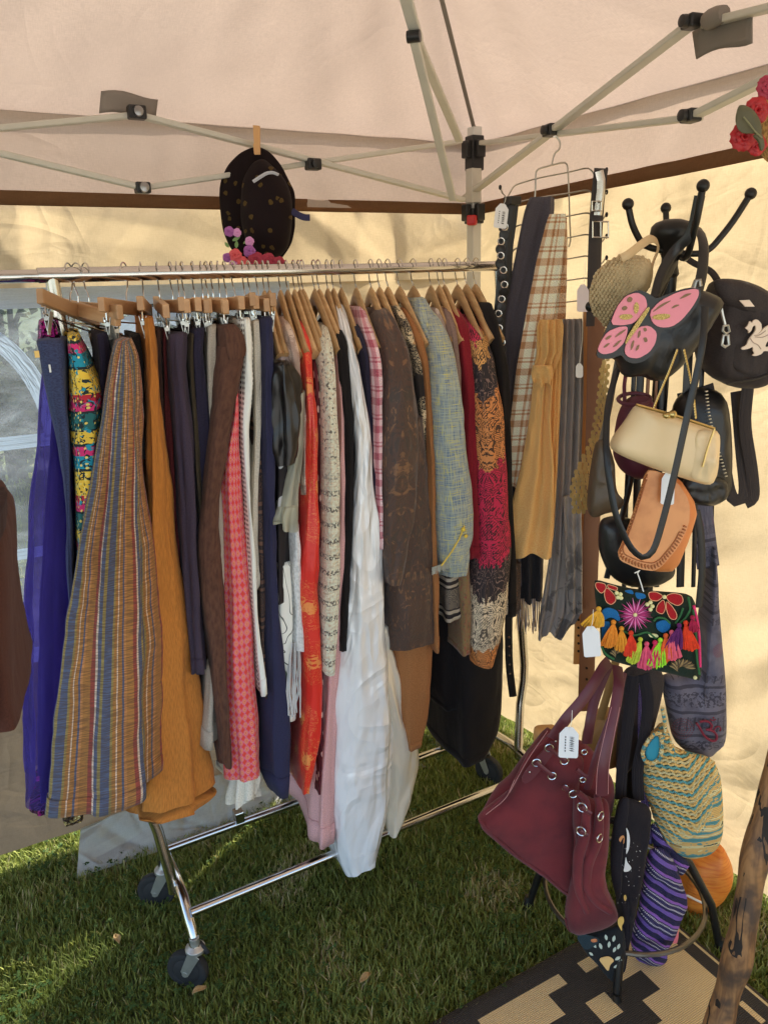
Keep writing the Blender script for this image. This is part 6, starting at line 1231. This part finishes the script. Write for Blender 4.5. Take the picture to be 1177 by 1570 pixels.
belt('brown_belt', 'wide brown leather belt hanging down right of the scarves', [(914, 486), (912, 600), (908, 760), (903, 900), (897, 1090)], .046, BRN, [(898.5, 990+k*17) for k in range(6)], WD-.02)
belt('tan_belt', 'tan leather belt just left of the brown one', [(900, 470), (898, 600), (893, 760), (888, 900), (884, 1018)], .022, TNB, [(886, 950+k*12) for k in range(5)], WD-.005)
belt('black_belt', 'black punched belt with its tip hanging free below the kimono', [(782, 880), (779, 960), (780, 1020), (786, 1068)], .022, LEA, [(779.5+k*.4, 976+k*14) for k in range(5)], WD-.03, hm=SIL)
belt('buckled_belt', 'dark belt with large silver buckle at top right of the hanger', [(921, 258), (916, 300), (912, 360), (910, 430), (908, 500)], .034, plain('dark_belt', c(44, 36, 34), .5), None, WD-.02, (920, 352, 12))
belt('prong_buckle_belt', 'grey metal tipped belt at the top of the wire hanger', [(918, 262), (922, 280), (916, 330)], .020, SIL, None, WD-.035, (914, 316, 7))
# black belts and chains gathered on the left tiers
r = random.Random(12)
for k, (lab, nm) in enumerate((('glossy black belt bunched on the upper left tiers', 'black_belt_bundle'), ('black disc link belt on the lower left tiers', 'disc_belt'))):
    t = thing(nm, lab, 'belt', atD(775, 480, WD), BEG)
    if k == 0:
        for dx, d in ((0, 0), (5, .015), (-5, .02)): band('strap', LEA, t, [(784+dx, 302, WD-.03+d), (780+dx, 340, WD-.03+d), (774+dx, 380, WD-.03+d), (772+dx, 440, WD-.03+d), (766+dx, 500, WD-.03+d), (764+dx, 620, WD-.02+d)], .022, .004)
        mb = MB(); mb.box(atD(785, 308, WD-.03), (.034, .03, .02)); mb.build('buckle', LEA, t, smooth=False, bevel=.003)
    else:
        for y in range(360, 560, 22):
            p = atD(771+4*math.sin(y*.06)-(y-360)*.03, y, WD-.055); mb = MB(); mb.lathe([(0, -.004), (.011, -.003), (.013, 0), (.011, .003), (0, .004)], p, (-FWD+Vector((0, 0, r.uniform(-.4, .4)))).normalized(), 16); mb.build('disc', LEA, t)
            mb = MB(); mb.tube([p+RGT*.008*math.cos(a)+Vector((0, 0, .018+.008*math.sin(a)))-FWD*.004 for a in np.linspace(0, 6.28, 12, endpoint=False)], .0017, 6, closed=True); mb.build('link', SIL, t)
# gold mesh belt: flat scale links
t = thing('gold_mesh_belt', 'gold scale link belt hanging left of the bags', 'belt', atD(895, 790, 1.75), BEG); GLM = plain('gold_metal', (.80, .54, .20), .32, .7, .3, 80); mb = MB()
rows = [(505, 927, 931), (560, 918, 932), (620, 912, 928), (680, 900, 922), (720, 880, 918), (750, 871, 905), (790, 876, 896)]; yy_ = np.arange(508, 790, 6.0)
for i, y in enumerate(yy_):
    a, b = np.interp(y, [q[0] for q in rows], [q[1] for q in rows]), np.interp(y, [q[0] for q in rows], [q[2] for q in rows]); nn = max(1, int((b-a)/7))
    for j in range(nn):
        x = a+(j+.5+(.5 if i % 2 else 0)*.8)*(b-a)/nn; plate(mb, [(x-3.4, y-4), (x+3.4, y-4.5), (x+3.2, y+3.5), (x-3, y+4)], 1.75+r.uniform(-.006, .004), .0015, n=8, smooth=1)
mb.build('links', GLM, t); mb = MB(); line(mb, [(929, 500, 1.74), (935, 470, 1.72), (940, 440, 1.70)], .003, 10); mb.build('hook_chain', GLM, t)
LIL = plain('lilac_card', c(206, 196, 200), .8, var=.05)
paper_tag('lilac paper tag on the right tier of the wire hanger', 884, 436, 902, 478, WD-.05, (896, 400), tint=LIL); paper_tag('small white tag dangling over the grey scarf', 882, 557, 893, 579, WD-.09, (893, 480)); paper_tag('white price tag with print on the belts at left of wire hanger', 758, 312, 778, 350, WD-.06, (775, 300), True, .12)

# ================================================================ HAT ON A CLOTHES PEG
HD = L(395, 300).dot(FWD)-.06
t = thing('floral_hat', 'dark velvet hat with gold flecks and silk flowers pegged to the tent frame', 'hat', atD(395, 408, HD))
m_ = T('dark_velvet'); a_ = m_.voro(44, 44); _n = m_.nuv(60, 60, 3); HATM = m_.done(m_.mix(c(22, 13, 15), c(112, 90, 42), ((a_[0]+(_n-.5)*.7) < .24)*(a_[1] > .6)*.38), .85, _n, .4, .003, sheen=.0, spec=.2)
brim = kH([(100, 780), (110, 620), (180, 460), (300, 340), (420, 285), (500, 285), (600, 340), (700, 460), (770, 600), (835, 730), (830, 900), (835, 1050), (800, 1220), (700, 1370), (560, 1420), (350, 1400), (210, 1270), (130, 1080)])
pillow('brim', HATM, t, brim, HD+.03, .035, e=3., wr=.006, n=90); pillow('crown', HATM, t, kH([(330, 600), (420, 440), (520, 390), (620, 470), (740, 600), (800, 760), (805, 1000), (770, 1250), (680, 1350), (500, 1380), (380, 1250), (310, 1000), (315, 780)]), HD-.02, .13, e=2.6, wr=.010, ws=20., n=90)
mb = MB(); line(mb, ln(kH([(425, 615), (490, 570), (560, 530), (620, 525), (675, 550)]), HD-.088), .0028, 24); line(mb, ln(kH([(435, 628), (500, 585), (565, 545), (620, 540), (668, 560)]), HD-.087), .0014, 24); mb.build('size_band', plain('pale_band', c(170, 172, 180), .5), t)
band('ribbon', cloth('navy_ribbon', c(58, 56, 86)), t, [(*p, HD-.03) for p in kH([(800, 900), (860, 940), (920, 965), (975, 965)])], .016, .002, 16)
def bloom(name, cx_, cy_, r_, mat, D, kk, npet=6, par=None, seed=1):
    rr = random.Random(seed); mb = MB(); C_ = atD(*kk([(cx_, cy_)])[0], D)
    for L_ in range(3):
        for k in range(npet):
            a = 2*math.pi*k/npet+L_*.6+rr.uniform(-.2, .2); rad = r_*(1-.28*L_); up = -FWD*(.3+.35*L_)+RGT*math.cos(a)+Vector((0, 0, math.sin(a))); up.normalize(); sd_ = up.cross(FWD).normalized(); g = []
            for i in range(6):
                s_ = i/5; wd = rad*.62*math.sin(.25+s_*2.5)*1.0; cpt = C_+up*rad*s_-FWD*(.25*rad*math.sin(s_*3)+.002*L_); g.append([tuple(cpt+sd_*wd*q+FWD*abs(q)**2*rad*.22) for q in (-1, -.5, 0, .5, 1)])
            mb.grid(np.array(g))
    return mb.build(name, mat, par, sharp=180)
VIO, LIP, COR, CRI = plain('violet_silk', c(150, 84, 150), .6), plain('lilac_silk', c(196, 136, 184), .6), plain('coral_silk', c(206, 84, 90), .6), plain('crimson_silk', c(150, 40, 62), .6)
for i_, (x, y, s_, mt) in enumerate(((200, 1100, .013, VIO), (275, 1110, .011, LIP), (395, 1195, .012, LIP), (395, 1290, .016, VIO), (180, 1350, .012, VIO), (260, 1330, .017, COR), (330, 1400, .016, COR), (460, 1380, .022, CRI), (580, 1390, .022, CRI), (680, 1400, .016, CRI), (240, 1410, .012, LIP))): bloom('silk_flower', x, y, s_, mt, HD-.10, kH, 5, t, i_)
mb = MB()
for x, y, a_, l_ in ((220, 1190, .4, 90), (280, 1180, 1.3, 70), (265, 1270, 1.5, 90), (200, 1260, 2.2, 80), (330, 1220, .7, 60)):
    dx, dy = math.cos(a_)*l_, -math.sin(a_)*l_; plate(mb, kH([(x, y), (x+dx*.5-dy*.25, y+dy*.5+dx*.25), (x+dx, y+dy), (x+dx*.5+dy*.25, y+dy*.5-dx*.25)]), HD-.098, .001, n=12, smooth=1)
mb.build('flower_leaf', plain('silk_leaf', c(110, 140, 84), .6), t)
t = thing('clothes_peg', 'wooden clothes peg gripping the top of the dark hat', 'clothes peg', atD(394, 238, HD)); PEG = plain('peg_wood', c(190, 146, 96), .6)
for d_, o_ in ((HD-.012, 0), (HD+.012, 3)): mb = MB(); plate(mb, kH([(430+o_, 80), (492+o_, 85), (497+o_, 360), (442+o_, 362), (432+o_, 265), (440+o_, 250)]), d_, .007, smooth=0, n=40); mb.build('jaw', PEG, t, smooth=False)
mb = MB(); mb.tube([atD(*kH([(438+60*q, 258)])[0], HD-.002-.012*math.sin(q*3.1)) for q in np.linspace(0, 1, 8)], .0015, 6); mb.build('spring', ZINC, t)

# ================================================================ RUG, LOG, ROSE HAT
m_ = T('woven_rug'); p = m_.n.new('ShaderNodeSeparateXYZ'); m_.l.new(m_.pos(), p.inputs[0]); X_, Y_ = S(m_, p.outputs[0]), S(m_, p.outputs[1])
# object origin is the rug centre; step pattern from quantised diamonds
def cell(q): return (q/.06+.5).floor().abs()
dd = (cell(X_-.515)+cell(Y_-.4325)).mod(8.); stp = (dd < .5)+((dd-4.5).abs() < 1.7)
bord = ((X_.abs() > .80)+(Y_.abs() > .555)).sat(); rib = (((X_*260).fract()-.5).abs()); rib2 = (((Y_*230).fract()-.5).abs())
col = m_.mix(c(36, 32, 30), c(216, 184, 134), stp*(1-bord)); col = m_.mix(col, c(70, 60, 50), (rib2 < .14)*.55); edge_ = ((X_.abs() > .835)*(X_.abs() < .842)); col = m_.mix(col, c(190, 176, 140), edge_); RUG = m_.done(col, .75, rib+rib2*1.5, .7, .003)
mb = MB(); gx, gy = np.meshgrid(np.linspace(-.275, 1.425, 80), np.linspace(-.05, 1.155, 60)); gz = .028+.004*np.sin(gx*9)*np.cos(gy*7)+np.where(gx < -5, 0, 0); mb.grid(np.stack([gx, gy, gz], -1)); rug = mb.build('patterned_rug', RUG, None, sharp=180, solid=.008); tag(rug, 'black and tan woven rug with stepped pattern under the coat stand', 'rug')
mb = MB(); r = random.Random(3); P0, P1 = atD(1083, 1640, 1.22), atD(1216, 1090, 1.30); pts, rr = [], []
for i in range(26):
    s_ = i/25; pts.append(P0.lerp(P1, s_)+RGT*.006*math.sin(s_*7)+FWD*.004*math.sin(s_*11)); rr.append(.027-.003*s_+.0025*math.sin(s_*23)+.002*math.sin(s_*41+1))
mb.tube(pts, rr, 22); v = mb.v
for i in range(len(v)): 
    q = Vector(v[i]); k = mn.noise(q*30)*.004+mn.noise(Vector((q.x*14, q.y*14, q.z*5)))*.006; c_ = pts[i//22]; d_ = (q-c_).normalized(); v[i] = tuple(q+d_*k)
m_ = T('weathered_log'); mp = m_.n.new('ShaderNodeMapping'); mp.inputs['Scale'].default_value = (40, 40, 6); m_.l.new(m_.pos(), mp.inputs[0]); g1 = m_.noise(1., 6, mp.outputs[0], 1.); g2 = m_.noise(9, 4); mp2 = m_.n.new('ShaderNodeMapping'); mp2.inputs['Scale'].default_value = (22, 22, 3); m_.l.new(m_.pos(), mp2.inputs[0]); ck = m_.noise(1., 3, mp2.outputs[0], .4); crack = ((ck-.5).abs() < .018)*(m_.noise(6, 2) > .48)
col = m_.mix(c(150, 108, 66), c(88, 60, 38), g1.step(.35, .7)); col = m_.mix(col, c(56, 46, 40), g2.step(.48, .62)*.85); col = m_.mix(col, c(30, 22, 16), crack); lg_ = mb.build('wooden_post', m_.done(col, .6, g1-crack, .5, .004, spec=.4), None, sharp=180, sub=1); tag(lg_, 'weathered brown log post leaning in the right foreground', 'post')
RD = 1.15
t = thing('rose_hat', 'straw hat with red rose and dark leaf at top right edge', 'hat', atD(1170, 240, RD)); m_ = T('straw'); u, v = m_.uv(); _n = m_.noise(160, 3); STR = m_.done(m_.mix(c(190, 150, 90), c(130, 96, 56), _n.step(.4, .65)), .85, _n, .8, .004)
pillow('hat_body', STR, t, kF([(850, 560), (900, 420), (980, 340), (1300, 400), (1500, 900), (1400, 1500), (1100, 1500), (960, 1450), (850, 1250), (900, 1000), (860, 700)]), RD+.03, .06, wr=.004)
RED_ = plain('rose_red', c(160, 24, 32), .5, var=.25, sc=60)
bloom('rose', 560, 1080, .019, RED_, RD-.02, kF, 6, t, 3); bloom('rose', 760, 690, .018, RED_, RD-.015, kF, 6, t, 5); bloom('rose', 930, 340, .016, CRI, RD-.01, kF, 6, t, 7); bloom('rose', 770, 1210, .014, RED_, RD-.015, kF, 5, t, 9)
LF = plain('silk_leaf_dark', c(84, 80, 56), .6, var=.3, sc=40)
for o_ in ([(500, 600), (600, 595), (740, 680), (840, 850), (860, 1050), (740, 1030), (560, 1030), (480, 950), (450, 800)], [(700, 1050), (850, 1000), (900, 1200), (870, 1290), (830, 1290), (800, 1150)]): pillow('leaf', LF, t, kF(o_), RD-.045, .006, wr=.004, ws=40.)
mb = MB(); line(mb, ln(kF([(580, 780), (680, 900), (760, 1010), (860, 1090)]), RD-.052), .001, 14); mb.build('leaf_vein', plain('vein', c(120, 116, 84), .6), t)
t = thing('strap_buckle', 'small black strap buckle on the right wall behind the grey bag', 'buckle', atX(1090, 870, WX-.05)); mb = MB(); mb.box(atX(1088, 855, WX-.04), (.02, .03, .035)); mb.build('buckle', BLKP, t, smooth=False, bevel=.003); mb = MB(); mb.tube([atX(1090, 760, WX-.03), atX(1089, 830, WX-.035), atX(1089, 850, WX-.04)], .008, 6, flat=.3); mb.build('webbing', NYL, t)

# dry leaves on the turf
DRY = plain('dry_leaf', c(168, 138, 92), .8, var=.4, sc=90)
for k, (px, py, lab) in enumerate(((306, 1519, 'curled dry leaf on the grass just below the front caster'), (180, 1440, 'small dry leaf on the grass left of the front caster'), (560, 1500, 'dry leaf fragment on the grass at bottom centre'), (905, 1330, 'pale dry leaf on the grass beside the coat stand leg'))):
    p = atZ(px, py, .035); a = k*1.7; ex, ey = Vector((math.cos(a), math.sin(a), .15)), Vector((-math.sin(a), math.cos(a), 0)); g = []
    for i in range(7):
        s_ = i/6; w_ = .009*math.sin(.15+s_*2.85); g.append([tuple(p+ex*(.035*(s_-.5))+ey*w_*q+Vector((0, 0, .006*q*q+.004*math.sin(s_*5)))) for q in (-1, -.4, .4, 1)])
    mb = MB(); mb.grid(np.array(g)); tag(mb.build('fallen_leaf', DRY, None, sharp=180, solid=.0006), lab, 'leaf', 'dry leaves on the turf')
